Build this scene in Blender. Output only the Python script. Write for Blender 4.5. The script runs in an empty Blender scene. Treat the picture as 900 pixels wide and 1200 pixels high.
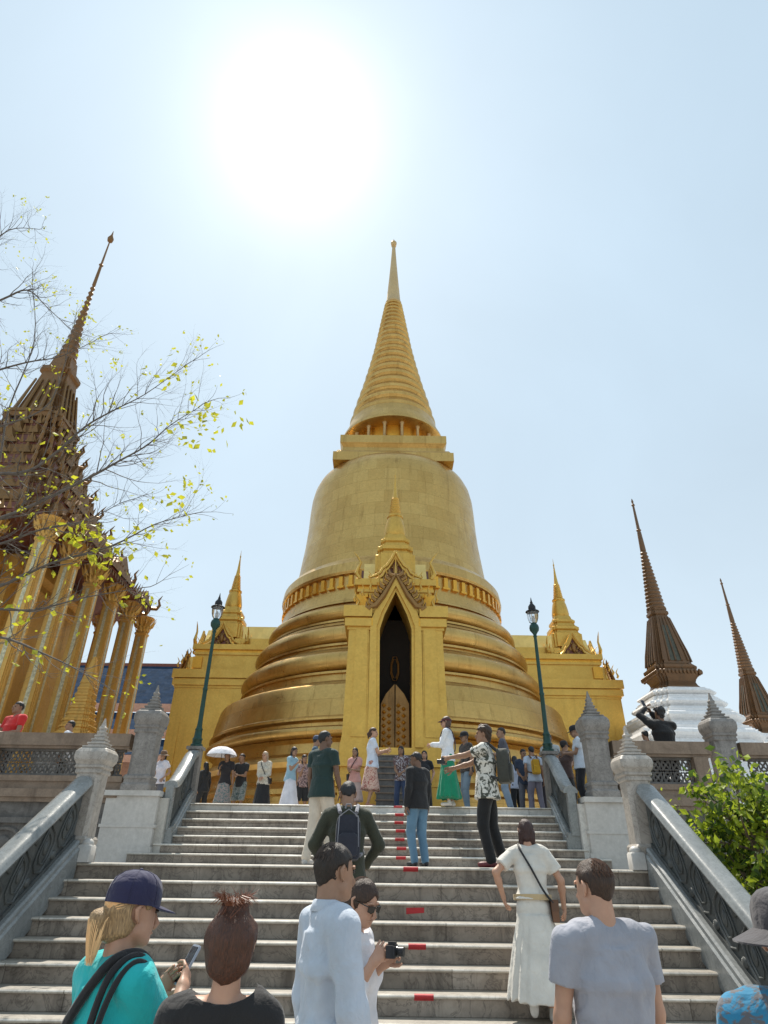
import bpy, math, random
import numpy as np
from mathutils import Vector, Matrix
R_ = math.radians
PI = math.pi
rnd = random.Random(7)
sc = bpy.context.scene
# ---------------------------------------------------------------- camera
CZ = 1.72; PITCH = R_(29.9); FPX = 718.5
cam = bpy.data.cameras.new('camera'); camo = bpy.data.objects.new('camera', cam)
sc.collection.objects.link(camo)
ROLL = .014
camo.location = (0, 0, CZ); camo.matrix_world = Matrix.Translation((0, 0, CZ)) @ Matrix.Rotation(R_(90)+PITCH, 4, 'X') @ Matrix.Rotation(ROLL, 4, 'Z')
cam.sensor_fit = 'VERTICAL'; cam.sensor_height = 24; cam.lens = 24*FPX/1200
cam.clip_start = .05; cam.clip_end = 3000
sc.camera = camo
# ---------------------------------------------------------------- sky and sun
GLOW = (5.0, 1.7); HAZE = 5.6; HAZECOL = (.87, 1.12, 1.33); HORIZ = 1.9
SUN_EL, SUN_AZ = 61.0, -14.7          # azimuth clockwise from +Y
w = bpy.data.worlds.new('World'); sc.world = w; w.use_nodes = True
nt = w.node_tree; bgn = nt.nodes['Background']
sky = nt.nodes.new('ShaderNodeTexSky'); sky.sky_type = 'NISHITA'; sky.sun_disc = False
sky.sun_elevation = R_(SUN_EL); sky.sun_rotation = R_(SUN_AZ)
sky.air_density = 1.0; sky.dust_density = .5; sky.ozone_density = 1.5; sky.altitude = 0
SUNV = (math.sin(R_(SUN_AZ))*math.cos(R_(SUN_EL)), math.cos(R_(SUN_AZ))*math.cos(R_(SUN_EL)), math.sin(R_(SUN_EL)))
def wn(t, **k):
    x = nt.nodes.new('ShaderNode'+t)
    for a, b in k.items(): setattr(x, a, b)
    return x
tc = wn('TexCoord'); dp = wn('VectorMath', operation='DOT_PRODUCT'); nrm = wn('VectorMath', operation='NORMALIZE')
nt.links.new(tc.outputs['Generated'], nrm.inputs[0]); nt.links.new(nrm.outputs[0], dp.inputs[0]); dp.inputs[1].default_value = SUNV
def wmath(op, a, b):
    x = wn('Math', operation=op)
    for i, v in enumerate((a, b)):
        if isinstance(v, (int, float)): x.inputs[i].default_value = v
        else: nt.links.new(v, x.inputs[i])
    return x.outputs[0]
dpc = wmath('MAXIMUM', dp.outputs['Value'], 0.0)
glow = wmath('ADD', wmath('MULTIPLY', wmath('POWER', dpc, 200.0), GLOW[0]), wmath('MULTIPLY', wmath('POWER', dpc, 11.0), GLOW[1]))
nz = wn('TexNoise'); nt.links.new(nrm.outputs[0], nz.inputs[0]); nz.inputs['Scale'].default_value = 2.2; nz.inputs['Detail'].default_value = 5; nz.inputs['Distortion'].default_value = .6
veil = wmath('ADD', wmath('MULTIPLY', nz.outputs[0], 1.6), HAZE-.8)      # thin uneven high haze
hz = wn('MixRGB', blend_type='MULTIPLY'); hz.inputs[0].default_value = 1; hz.inputs[1].default_value = (*HAZECOL, 1); nt.links.new(veil, hz.inputs[2])
ad = wn('MixRGB', blend_type='ADD'); ad.inputs[0].default_value = 1; sk_ = wn('MixRGB', blend_type='MULTIPLY'); sk_.inputs[0].default_value = 1; sk_.inputs[2].default_value = (.30, .29, .24, 1); nt.links.new(sky.outputs[0], sk_.inputs[1]); nt.links.new(sk_.outputs[0], ad.inputs[1]); nt.links.new(hz.outputs[0], ad.inputs[2])
ad2 = wn('MixRGB', blend_type='ADD'); ad2.inputs[0].default_value = 1; nt.links.new(ad.outputs[0], ad2.inputs[1])
gc = wn('MixRGB', blend_type='MULTIPLY'); gc.inputs[0].default_value = 1; gc.inputs[1].default_value = (1, .985, .96, 1); nt.links.new(glow, gc.inputs[2]); nt.links.new(gc.outputs[0], ad2.inputs[2])
sz = wn('SeparateXYZ'); nt.links.new(nrm.outputs[0], sz.inputs[0])      # air is whiter towards the horizon
hzn = wmath('MULTIPLY', wmath('POWER', wmath('SUBTRACT', 1.0, wmath('MAXIMUM', sz.outputs[2], 0.0)), 1.4), HORIZ)
hc = wn('MixRGB', blend_type='MULTIPLY'); hc.inputs[0].default_value = 1; hc.inputs[1].default_value = (1.0, .72, .45, 1); nt.links.new(hzn, hc.inputs[2])
ad3 = wn('MixRGB', blend_type='ADD'); ad3.inputs[0].default_value = 1; nt.links.new(ad2.outputs[0], ad3.inputs[1]); nt.links.new(hc.outputs[0], ad3.inputs[2])
nt.links.new(ad3.outputs[0], bgn.inputs[0]); bgn.inputs[1].default_value = 0.08
sl = bpy.data.lights.new('sun', 'SUN'); sl.energy = 5.0; sl.angle = R_(.6); sl.color = (1, .93, .82)
so = bpy.data.objects.new('sun', sl); sc.collection.objects.link(so)
sd = Vector((math.sin(R_(SUN_AZ))*math.cos(R_(SUN_EL)), math.cos(R_(SUN_AZ))*math.cos(R_(SUN_EL)), math.sin(R_(SUN_EL))))
so.rotation_euler = (-sd).to_track_quat('-Z', 'Y').to_euler(); so.location = (0, 0, 60)
sc.view_settings.view_transform = 'Standard'; sc.view_settings.look = 'None'
sc.view_settings.exposure = 0.32; sc.view_settings.gamma = 1
def T(py): return math.tan(PITCH-math.atan((py-600)/FPX))
def at(px, py, d):                     # world point at forward distance d seen at photo pixel
    px, py = px+ROLL*(py-600), py-ROLL*(px-450); z = T(py)*d
    return Vector(((px-450)/FPX*(d*math.cos(PITCH)+z*math.sin(PITCH)), d, z+CZ))
# ---------------------------------------------------------------- materials
class NT:
    def __init__(s, name):
        s.m = bpy.data.materials.new(name); s.m.use_nodes = True; s.t = s.m.node_tree
        s.b = s.t.nodes['Principled BSDF']
    def n(s, typ, **kw):
        x = s.t.nodes.new('ShaderNode'+typ)
        for k, v in kw.items():
            if k in ('operation', 'blend_type', 'data_type', 'feature', 'wave_type', 'bands_direction', 'distance', 'offset'): setattr(x, k, v)
        return x
    def l(s, a, b): s.t.links.new(a, b)
    def coord(s, scale=(1, 1, 1)):
        c = s.n('TexCoord'); mp = s.n('Mapping'); s.l(c.outputs['Object'], mp.inputs[0])
        mp.inputs['Scale'].default_value = scale; return mp.outputs[0]
    def noise(s, vec, scale, detail=5, rough=.6, dist=0):
        x = s.n('TexNoise'); s.l(vec, x.inputs['Vector']); x.inputs['Scale'].default_value = scale
        x.inputs['Detail'].default_value = detail; x.inputs['Roughness'].default_value = rough
        x.inputs['Distortion'].default_value = dist; return x.outputs[0]
    def ramp(s, fac, stops):
        x = s.n('ValToRGB'); s.l(fac, x.inputs[0]); e = x.color_ramp.elements
        while len(e) < len(stops): e.new(.5)
        for i, (p, c) in enumerate(stops):
            e[i].position = p; e[i].color = (*c, 1) if not isinstance(c, (int, float)) else (c, c, c, 1)
        return x.outputs[0]
    def mix(s, fac, a, b, mode='MIX'):
        x = s.n('MixRGB', blend_type=mode)
        for i, v in enumerate((fac, a, b)):
            if isinstance(v, (int, float)): x.inputs[i].default_value = v if i == 0 else (v, v, v, 1)
            elif isinstance(v, tuple): x.inputs[i].default_value = (*v, 1)
            else: s.l(v, x.inputs[i])
        return x.outputs[0]
    def math(s, op, a, b=None):
        x = s.n('Math', operation=op)
        for i, v in enumerate((a, b)):
            if v is None: continue
            if isinstance(v, (int, float)): x.inputs[i].default_value = v
            else: s.l(v, x.inputs[i])
        return x.outputs[0]
    def bump(s, h, strength=.3, dist=.01, normal=None):
        x = s.n('Bump'); s.l(h, x.inputs['Height']); x.inputs['Strength'].default_value = strength
        x.inputs['Distance'].default_value = dist
        if normal: s.l(normal, x.inputs['Normal'])
        s.l(x.outputs[0], s.b.inputs['Normal']); return x.outputs[0]
    def out(s, col=None, rough=None, metal=None):
        for k, v in (('Base Color', col), ('Roughness', rough), ('Metallic', metal)):
            if v is None: continue
            if isinstance(v, (int, float)): s.b.inputs[k].default_value = v
            elif isinstance(v, tuple): s.b.inputs[k].default_value = (*v, 1)
            else: s.l(v, s.b.inputs[k])
        return s.m
def dk(c, k): return tuple(x*k for x in c)
def stone(name, base, dark, scale=1.0, rough=.6, vein=.5, joint=None, stain=.5):
    s = NT(name); v = s.coord()
    n1 = s.noise(v, 1.6*scale, 8, .65, .6); n2 = s.noise(v, 14*scale, 6, .7)
    c = s.ramp(n1, [(.32, dark), (.62, base), (.8, dk(base, 1.08))])
    c = s.mix(.35, c, s.ramp(n2, [(.3, dk(base, .6)), (.65, dk(base, 1.1))]))
    vn = s.noise(v, 2.3*scale, 9, .6, 2.5)                    # veins
    ve = s.ramp(vn, [(.47, 0.0), (.5, 1.0), (.53, 0.0)])
    c = s.mix(s.math('MULTIPLY', ve, vein), c, dk(dark, .55))
    sv = s.coord((2.2, 2.2, .25)); st = s.ramp(s.noise(sv, 2.5, 6, .65), [(.52, 0.0), (.72, 1.0)])
    c = s.mix(s.math('MULTIPLY', st, stain), c, dk(dark, .5))
    h = n2
    if joint:
        br = s.n('TexBrick'); co = s.n('TexCoord'); sp = s.n('SeparateXYZ'); cb = s.n('CombineXYZ')
        s.l(co.outputs['Object'], sp.inputs[0]); s.l(sp.outputs[0], cb.inputs[0])
        s.l(s.math('MULTIPLY', sp.outputs[1], joint[2]) if len(joint) > 2 else sp.outputs[2], cb.inputs[1]); s.l(cb.outputs[0], br.inputs[0])
        br.inputs['Scale'].default_value = 1; br.inputs['Brick Width'].default_value = joint[0]; br.inputs['Row Height'].default_value = joint[1]
        br.inputs['Mortar Size'].default_value = .006; br.inputs['Color1'].default_value = (1, 1, 1, 1); br.inputs['Color2'].default_value = (.58, .56, .52, 1)
        br.inputs['Mortar'].default_value = (.35, .33, .3, 1); br.inputs['Bias'].default_value = -.2
        c = s.mix(.8, c, br.outputs[0], 'MULTIPLY')
    s.bump(h, .25, .006)
    return s.out(c, s.ramp(n1, [(.3, rough+.12), (.7, rough-.1)]))
def gold(name, base=(.67, .43, .14), metal=.88, rough=.30, tile=.07, grime=.7, panel=True, dark=(.22, .11, .03)):
    s = NT(name); co = s.n('TexCoord'); sp = s.n('SeparateXYZ'); s.l(co.outputs['Object'], sp.inputs[0])
    v = s.coord()
    vo = s.n('TexVoronoi', feature='F1'); s.l(v, vo.inputs['Vector']); vo.inputs['Scale'].default_value = 1/tile
    sc_ = s.n('SeparateXYZ'); s.l(vo.outputs['Color'], sc_.inputs[0])
    c = s.mix(s.math('MULTIPLY', sc_.outputs[0], .28), base, dk(base, .55))
    n1 = s.noise(v, .55, 7, .65, .4)
    c = s.mix(s.ramp(n1, [(.38, 0.0), (.7, .55)]), c, dk(base, .74))
    sv = s.coord((1.3, 1.3, .12)); st = s.ramp(s.noise(sv, 2.2, 7, .7), [(.55, 0.0), (.78, 1.0)])
    c = s.mix(s.math('MULTIPLY', st, grime), c, dark)
    fine = s.ramp(s.noise(v, 6, 6, .7), [(.6, 0.0), (.8, .6)])
    c = s.mix(s.math('MULTIPLY', fine, grime), c, dark)
    if panel:
        a = s.math('ARCTAN2', sp.outputs[1], sp.outputs[0]); cb = s.n('CombineXYZ')
        s.l(s.math('MULTIPLY', a, 7.0), cb.inputs[0]); s.l(sp.outputs[2], cb.inputs[1])
        br = s.n('TexBrick'); s.l(cb.outputs[0], br.inputs[0]); br.inputs['Scale'].default_value = 1
        br.inputs['Brick Width'].default_value = 1.3; br.inputs['Row Height'].default_value = .62; br.inputs['Mortar Size'].default_value = .006
        br.inputs['Color1'].default_value = (1, 1, 1, 1); br.inputs['Color2'].default_value = (.84, .80, .74, 1); br.inputs['Mortar'].default_value = (.5, .45, .36, 1)
        c = s.mix(.8, c, br.outputs[0], 'MULTIPLY')
    nb = s.n('TexVoronoi', feature='F1'); s.l(v, nb.inputs['Vector']); nb.inputs['Scale'].default_value = 1/tile
    h = s.math('ADD', s.math('MULTIPLY', sc_.outputs[1], .4), s.noise(v, 3, 4, .5))
    s.bump(h, .22, .02)
    return s.out(c, s.ramp(s.noise(v, 2.5, 6, .6), [(.3, rough-.06), (.7, rough+.16)]), metal)
def plain(name, col, rough=.6, metal=0, var=.25, scale=8, bump=.15, spec=None):
    s = NT(name); v = s.coord(); n = s.noise(v, scale, 6, .65)
    c = s.ramp(n, [(.3, dk(col, 1-var)), (.7, dk(col, 1+var*.4))])
    if bump: s.bump(s.noise(v, scale*4, 4, .6), bump, .006)
    return s.out(c, rough, metal)
def cloth(col, pat=None, col2=(0, 0, 0), sc_=18):
    s = NT('cloth'); v = s.coord(); n = s.noise(v, 5, 5, .6)
    c = s.ramp(n, [(.3, dk(col, .8)), (.7, dk(col, 1.05))])
    if pat == 'print':
        x = s.n('TexVoronoi', feature='F1'); s.l(v, x.inputs['Vector']); x.inputs['Scale'].default_value = sc_
        c = s.mix(s.ramp(s.noise(v, sc_, 4, .6, 1.5), [(.5, 0.0), (.56, 1.0)]), c, col2)
    if pat == 'stripe':
        x = s.n('TexWave', wave_type='BANDS', bands_direction='Z'); s.l(v, x.inputs['Vector']); x.inputs['Scale'].default_value = sc_
        c = s.mix(s.ramp(x.outputs[0], [(.5, 0.0), (.6, 1.0)]), c, col2)
    wv = s.noise(v, 220, 2, .5); fold = s.noise(v, 9, 4, .55, .6)
    b1 = s.n('Bump'); s.l(fold, b1.inputs['Height']); b1.inputs['Strength'].default_value = .55; b1.inputs['Distance'].default_value = .03
    b0 = s.n('Bump'); cr = s.n('TexVoronoi', feature='DISTANCE_TO_EDGE'); dv = s.coord((1, 1, .55)); nd = s.n('TexNoise'); s.l(dv, nd.inputs['Vector']); nd.inputs['Scale'].default_value = 6; s.l(s.mix(.35, dv, nd.outputs['Color']), cr.inputs['Vector']); cr.inputs['Scale'].default_value = 9
    s.l(s.ramp(cr.outputs[0], [(0, 0.0), (.22, 1.0)]), b0.inputs['Height']); b0.inputs['Strength'].default_value = .22; b0.inputs['Distance'].default_value = .012; s.l(b0.outputs[0], b1.inputs['Normal'])
    s.bump(wv, .25, .002, b1.outputs[0])
    s.b.inputs['Sheen Weight'].default_value = .15
    return s.out(c, .85)
def skinm(col):
    s = NT('skin'); v = s.coord(); n = s.noise(v, 12, 5, .6)
    c = s.ramp(n, [(.3, dk(col, .85)), (.7, dk(col, 1.06))])
    s.b.inputs['Subsurface Weight'].default_value = .08; s.b.inputs['Subsurface Radius'].default_value = (.02, .008, .004)
    s.bump(s.noise(v, 150, 3, .5), .1, .001)
    return s.out(c, .5)
def hairm(col):
    s = NT('hair'); v = s.coord((60, 60, 7)); n = s.noise(v, 3.5, 4, .6, .3)
    c = s.ramp(n, [(.35, dk(col, .45)), (.62, col), (.75, dk(col, 1.8))])
    s.bump(n, .9, .006); return s.out(c, .48)
def leafm(name, col):
    s = NT(name); oi = s.n('ObjectInfo'); v = s.coord(); n = s.noise(v, 3.0, 3, .6)
    c = s.ramp(n, [(.3, dk(col, .6)), (.7, dk(col, 1.2))]); s.out(c, .5)
    tr = s.n('BsdfTranslucent'); s.l(s.mix(.0, c, c), tr.inputs[0]); mx = s.n('MixShader'); mx.inputs[0].default_value = .5
    s.l(s.b.outputs[0], mx.inputs[1]); s.l(tr.outputs[0], mx.inputs[2]); s.l(mx.outputs[0], s.t.nodes['Material Output'].inputs[0]); return s.m
M = {}
M['gold'] = gold('gold_mosaic')
M['goldplain'] = gold('gold_panel', (.70, .43, .095), .74, .36, .06, .35, False)
M['goldwarm'] = gold('gold_warm', (.80, .42, .06), .8, .3, .05, .5, False)
M['goldpale'] = gold('gold_pale', (.66, .46, .22), .7, .42, .06, .3, False)
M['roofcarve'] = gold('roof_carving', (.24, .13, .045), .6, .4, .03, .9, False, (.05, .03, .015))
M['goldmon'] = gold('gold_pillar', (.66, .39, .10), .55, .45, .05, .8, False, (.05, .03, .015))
M['goldcarve'] = gold('gold_carving', (.33, .18, .06), .65, .4, .03, .9, False, (.07, .04, .02))
M['goldroof'] = gold('gold_roof', (.85, .6, .2), .75, .33, .2, .2, False)
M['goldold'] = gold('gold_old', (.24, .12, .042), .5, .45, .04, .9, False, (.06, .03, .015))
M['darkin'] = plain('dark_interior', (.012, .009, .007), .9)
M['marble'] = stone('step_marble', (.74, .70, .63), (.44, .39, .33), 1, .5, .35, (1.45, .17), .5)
M['riser'] = stone('riser_marble', (.36, .305, .25), (.13, .10, .078), 1.3, .6, .6, (1.45, .17), .85)  # darker base than the treads: part of the risers' shade is in the colour
M['landing'] = stone('landing_marble', (.62, .6, .56), (.4, .38, .35), 1, .5, .3, (1.2, .6, 1.0), .2)
M['whitemar'] = stone('white_marble', (.55, .53, .50), (.42, .40, .37), .8, .5, .1, None, .15)
M['rail'] = stone('rail_marble', (.27, .28, .275), (.14, .15, .15), 1.6, .25, .3, None, .3)
M['panel'] = stone('carved_marble', (.085, .092, .09), (.03, .034, .034), 3, .5, .4, None, .6)
M['newel'] = stone('newel_marble', (.47, .43, .385), (.26, .23, .20), 1.6, .5, .5, None, .35)
M['newelg'] = stone('grey_newel_marble', (.29, .27, .25), (.15, .135, .125), 1.6, .55, .5, None, .5)
M['tan'] = stone('tan_stone', (.27, .2, .145), (.15, .105, .075), 1.5, .7, .2, None, .5)
M['panelb'] = stone('pierced_stone', (.17, .16, .15), (.07, .065, .06), 3, .7, .3, None, .5)
M['white'] = stone('white_plaster', (.84, .84, .84), (.72, .72, .72), .7, .7, .05, None, .12)
M['tile'] = gold('porcelain_tile', (.17, .09, .04), .25, .35, .10, 1.0, False, (.03, .035, .028))
M['tile2'] = plain('green_porcelain', (.075, .075, .05), .4, .1, .5, 9)
M['tape'] = stone('red_tape', (.50, .02, .028), (.34, .03, .03), 9, .6, .2, None, .8)
M['paving'] = stone('paving', (.42, .40, .37), (.28, .26, .24), 1, .7, .2, (.8, .8, 1.0), .2)
M['lampgreen'] = plain('lamp_paint', (.012, .055, .045), .35, .3, .3, 20)
M['dark'] = plain('black_paint', (.012, .012, .014), .4, .2)
M['palegold'] = plain('pale_mirror_mosaic', (.62, .56, .36), .35, .4, .5, 12)
M['redwood'] = plain('red_lacquer', (.17, .05, .03), .5, .1, .4)
M['bluetile'] = stone('blue_roof_tile', (.022, .05, .10), (.015, .035, .075), 2, .95, .1, (.5, .3), .1)
M['bluetile'].node_tree.nodes['Principled BSDF'].inputs['Specular IOR Level'].default_value = .1
M['pinkband'] = plain('pink_band', (.52, .30, .22), .7)
M['greenglass'] = plain('green_glass_mosaic', (.07, .12, .04), .3, .3, .5, 14)
M['bark'] = plain('bark', (.13, .11, .095), .85, 0, .4, 14, .5)
M['barkr'] = plain('bark_right', (.16, .11, .07), .85, 0, .4, 14, .5)
M['leafy'] = leafm('yellow_leaf', (.5, .5, .03))
M['leafg'] = leafm('green_leaf', (.34, .42, .03))
M['leafd'] = leafm('deep_leaf', (.07, .125, .015))
s = NT('lamp_glass'); s.b.inputs['Transmission Weight'].default_value = .9; s.b.inputs['IOR'].default_value = 1.2
M['glass'] = s.out((.92, .95, .97), .08)
# ---------------------------------------------------------------- mesh builder
class MB:
    def __init__(s): s.v = []; s.f = []; s.m = []; s.mi = 0
    def add(s, vs, fs):
        o = len(s.v); s.v += [tuple(p) for p in vs]; s.f += [tuple(i+o for i in f) for f in fs]; s.m += [s.mi]*len(fs); return s
    def box(s, x0, x1, y0, y1, z0, z1, top=None):
        t = top or 0
        vs = [(x0, y0, z0), (x1, y0, z0), (x1, y1, z0), (x0, y1, z0), (x0+t, y0+t, z1), (x1-t, y0+t, z1), (x1-t, y1-t, z1), (x0+t, y1-t, z1)]
        return s.add(vs, [(3, 2, 1, 0), (4, 5, 6, 7), (0, 1, 5, 4), (1, 2, 6, 5), (2, 3, 7, 6), (3, 0, 4, 7)])
    def rings(s, secs, cap=True):
        n = len(secs[0]); vs = [p for q in secs for p in q]; fs = []
        for i in range(len(secs)-1):
            for j in range(n):
                k = (j+1) % n; fs.append((i*n+j, i*n+k, (i+1)*n+k, (i+1)*n+j))
        if cap: fs += [tuple(range(n-1, -1, -1)), tuple((len(secs)-1)*n+j for j in range(n))]
        return s.add(vs, fs)
    def lathe(s, prof, n=32, c=(0, 0, 0), cap=True, a0=0):
        return s.rings([[(c[0]+r*math.cos(a0+2*PI*j/n), c[1]+r*math.sin(a0+2*PI*j/n), c[2]+z) for j in range(n)] for r, z in prof], cap)
    def poly(s, prof, shape, c=(0, 0, 0), rot=0):   # prof (halfwidth, z); shape: unit outline
        ca, sa = math.cos(rot), math.sin(rot)
        return s.rings([[(c[0]+r*(x*ca-y*sa), c[1]+r*(x*sa+y*ca), c[2]+z) for x, y in shape] for r, z in prof])
    def tube(s, pts, rad, n=8, cap=True):
        pts = [Vector(p) for p in pts]; secs = []; pu = None
        for i, p in enumerate(pts):
            a = pts[max(i-1, 0)]; b = pts[min(i+1, len(pts)-1)]; t = (b-a).normalized() if (b-a).length > 1e-9 else Vector((0, 0, 1))
            u = pu if pu is not None else (Vector((0, 0, 1)) if abs(t.z) < .9 else Vector((1, 0, 0)))
            u = (u-t*u.dot(t)); u = u.normalized() if u.length > 1e-6 else t.orthogonal().normalized(); pu = u; w_ = t.cross(u)
            r = rad[i] if isinstance(rad, (list, tuple)) else rad
            secs.append([p+(u*math.cos(2*PI*j/n)+w_*math.sin(2*PI*j/n))*r for j in range(n)])
        return s.rings(secs, cap)
    def prism(s, pts, o, ux, uy, un, th):           # outline pts (x, y) in frame, extruded th along un
        o, ux, uy, un = map(Vector, (o, ux, uy, un))
        a = [o+ux*x+uy*y for x, y in pts]; b = [p+un*th for p in a]; n = len(pts)
        return s.add(a+b, [tuple(range(n-1, -1, -1)), tuple(range(n, 2*n))]+[(j, (j+1) % n, n+(j+1) % n, n+j) for j in range(n)])
    def ell(s, c, r, n=12, m=8):
        pr = [(math.sin(PI*i/m), -math.cos(PI*i/m)) for i in range(m+1)]
        pr[0] = (.02, -1); pr[-1] = (.02, 1)
        return s.rings([[(c[0]+q*math.cos(2*PI*j/n)*r[0], c[1]+q*math.sin(2*PI*j/n)*r[1], c[2]+z*r[2]) for j in range(n)] for q, z in pr])
    def xf(s, mat):
        s.v = [tuple(mat @ Vector(p)) for p in s.v]; return s
    def build(s, name, mat, parent=None, loc=None, smooth=35, label=None, fix=True):
        me = bpy.data.meshes.new(name); vs = s.v
        if loc: vs = [(p[0]-loc[0], p[1]-loc[1], p[2]-loc[2]) for p in vs]
        me.from_pydata(vs, [], s.f)
        mats = mat if isinstance(mat, (list, tuple)) else [mat]
        for m in mats: me.materials.append(m)
        if len(mats) > 1: me.polygons.foreach_set('material_index', s.m)
        if fix:
            import bmesh
            bm = bmesh.new(); bm.from_mesh(me); bmesh.ops.recalc_face_normals(bm, faces=bm.faces); bm.to_mesh(me); bm.free()
        if smooth:
            me.shade_smooth(); me.set_sharp_from_angle(angle=R_(smooth))
        me.update(); o = bpy.data.objects.new(name, me); sc.collection.objects.link(o)
        if parent: o.parent = parent
        if loc: o.location = loc
        if label: o['label'] = label
        return o
def empty(name, loc, rz=0, parent=None):
    o = bpy.data.objects.new(name, None); sc.collection.objects.link(o); o.location = loc; o.rotation_euler = (0, 0, rz); o.empty_display_size = .2
    if parent: o.parent = parent
    return o
def tag(o, label, cat, group=None):
    o['label'] = label; o['category'] = cat
    if group: o['group'] = group
    return o
def struct(o): o['kind'] = 'structure'; return o
def copy_tree(o, parent=None):
    c = o.copy(); sc.collection.objects.link(c)
    if parent: c.parent = parent
    for ch in list(o.children): copy_tree(ch, c)
    return c
SQ = [(1, -1), (1, 1), (-1, 1), (-1, -1)]
def redent(k=.16, m=2):                              # square with stepped corners
    q = []
    for i in range(m+1):
        q.append((1-k*i, 1-k*(m-i)));
        if i < m: q.append((1-k*(i+1), 1-k*(m-i)))
    out = []
    for a in range(4):
        for x, y in q:
            for _ in range(a): x, y = -y, x
            out.append((x, y))
    return out
RD = redent(.14, 2); RD3 = redent(.11, 3); OCT = redent(.3, 1)
def bevel_sq(k=.12):
    q = []
    for a in range(4):
        for x, y in ((1, 1-k), (1-k, 1)):
            for _ in range(a): x, y = -y, x
            q.append((x, y))
    return q
BS = bevel_sq(.1); BS2 = bevel_sq(.3)
# ================================================================ ground, terrace, stairs
g = MB(); g.box(-400, 400, -60, 5.2+.9, -.3, 0); g.box(-400, -4.6, 6.1, 12.6, -.3, 0); g.box(4.2, 400, 6.1, 12.6, -.3, 0)
g.box(-400, 400, 70, 900, -.3, -.05)
struct(g.build('ground', M['paving'], smooth=0))
ZL, ZT = 1.7, 2.75
N1, R1, T1, Y1 = 10, .17, .24, 8.6
N2, R2, T2, Y2 = 7, .15, .21, 12.4
t = MB(); t.box(-60, 60, Y2+T2*6+.02, 70, -.3, ZT)
t.box(-60, -3.95, 12.62, Y2+T2*6+.02, -.3, ZT); t.box(3.7, 60, 12.62, Y2+T2*6+.02, -.3, ZT)
struct(t.build('terrace', M['landing'], smooth=0))
ld = MB(); ld.box(-4.6, 4.2, Y1+.3, 12.62, -.2, ZL-.05)
ld = struct(ld.build('landing', M['landing'], smooth=0))
def flight(name, n, r, tt, y0, ztop, x0f, x1f, deep):
    """treads with rounded nosings on plain risers; k = 0 is the topmost"""
    ri, tr = MB(), MB()
    for k in range(n):
        z = ztop-r*k; yn = y0-tt*k; x0, x1 = x0f(k), x1f(k); yb = yn+(deep if k == 0 else tt+.05)
        prof = [(yb, z-.034), (yn+.008, z-.034), (yn-.006, z-.029), (yn-.012, z-.017), (yn-.006, z-.006), (yn+.01, z), (yb, z)]
        vs = [(x0, a, b) for a, b in prof]+[(x1, a, b) for a, b in prof]; m = len(prof)
        tr.add(vs, [(i, (i+1) % m, m+(i+1) % m, m+i) for i in range(m)]+[tuple(range(m)), tuple(range(2*m-1, m-1, -1))])
        ri.box(x0, x1, yn+.022, yn+.022+tt+.1, z-r, z-.034)
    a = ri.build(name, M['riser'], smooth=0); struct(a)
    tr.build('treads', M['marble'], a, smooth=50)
    return a
XL, XR = -3.72, 3.30
lo = flight('lower_stairs', N1, R1, T1, Y1, ZL, lambda k: XL-.017*k, lambda k: XR+.02*k, .7)
dd = MB(); dd.box(-4.6, 4.2, Y1+.71, 12.62, ZL-.048, ZL-.002); dd.build('paving_slabs', M['landing'], ld, smooth=0)
up = flight('upper_stairs', N2, R2, T2, Y2+T2*6, ZT, lambda k: -3.95 if k < 5 else (-4.09 if k == 5 else -4.45), lambda k: 3.7 if k < 5 else (3.79 if k == 5 else 4.1), .9)
def tape(par, k, n, r, tt, ytop, ztop, x, w_, low=0, sk=0):
    x += .05
    z = ztop-r*k; y = ytop-tt*k; q = MB()
    if low: 
        q.add([(x-w_/2, y+.0185, z-.055), (x-w_/2, y+.0185, z-.115), (x+w_/2, y+.0185, z-.10), (x+w_/2, y+.0185, z-.05)], [(0, 1, 2, 3)])
    else:
        pr = [(y+.03, z+.0015), (y+.01, z+.0015), (y-.0075, z-.0045), (y-.0135, z-.017), (y-.0075, z-.030), (y+.006, z-.0355), (y+.0205, z-.0355), (y+.0205, z-.05)]
        m = len(pr); q.add([(x-w_/2, a, b) for a, b in pr]+[(x+w_/2+.01, a, b) for a, b in pr], [(i, i+1, m+i+1, m+i) for i in range(m-1)])
    q.build('tape_mark', M['tape'], par, smooth=0, fix=False)
for k in range(7): tape(up, k, N2, R2, T2, Y2+T2*6, ZT, .31+.003*k+.02*(k % 2), .165)
for k in (0, 4, 6, 8): tape(lo, k, N1, R1, T1, Y1, ZL, .33+.004*k+.012*(k % 4), .17)
tape(lo, 2, N1, R1, T1, Y1, ZL, .36, .2, 1)
# front blocks of the terrace (white marble faces under the tall newels)
for sx, xa, xb in ((-1, -5.1, -4.08), (1, 3.78, 4.8)):
    b = MB(); b.box(xa, xb, 12.50, 12.9, ZL-.01, ZL+.24, .0); b.box(xa+.03, xb-.03, 12.518, 12.9, ZL+.24, ZT+.02); b.box(xa, xb, 12.46, 12.9, ZT+.02, ZT+.11)
    b.box(xa+.0, xb-.0, 12.505, 12.9, ZL+.55, ZL+.60)
    tag(b.build('marble_block', M['whitemar'], smooth=0, loc=((xa+xb)/2, 12.6, ZL)),
        'white marble block under the tall newel %s of the upper stairs' % ('left' if sx < 0 else 'right'), 'marble block', 'white marble blocks flanking the upper stairs')
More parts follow.
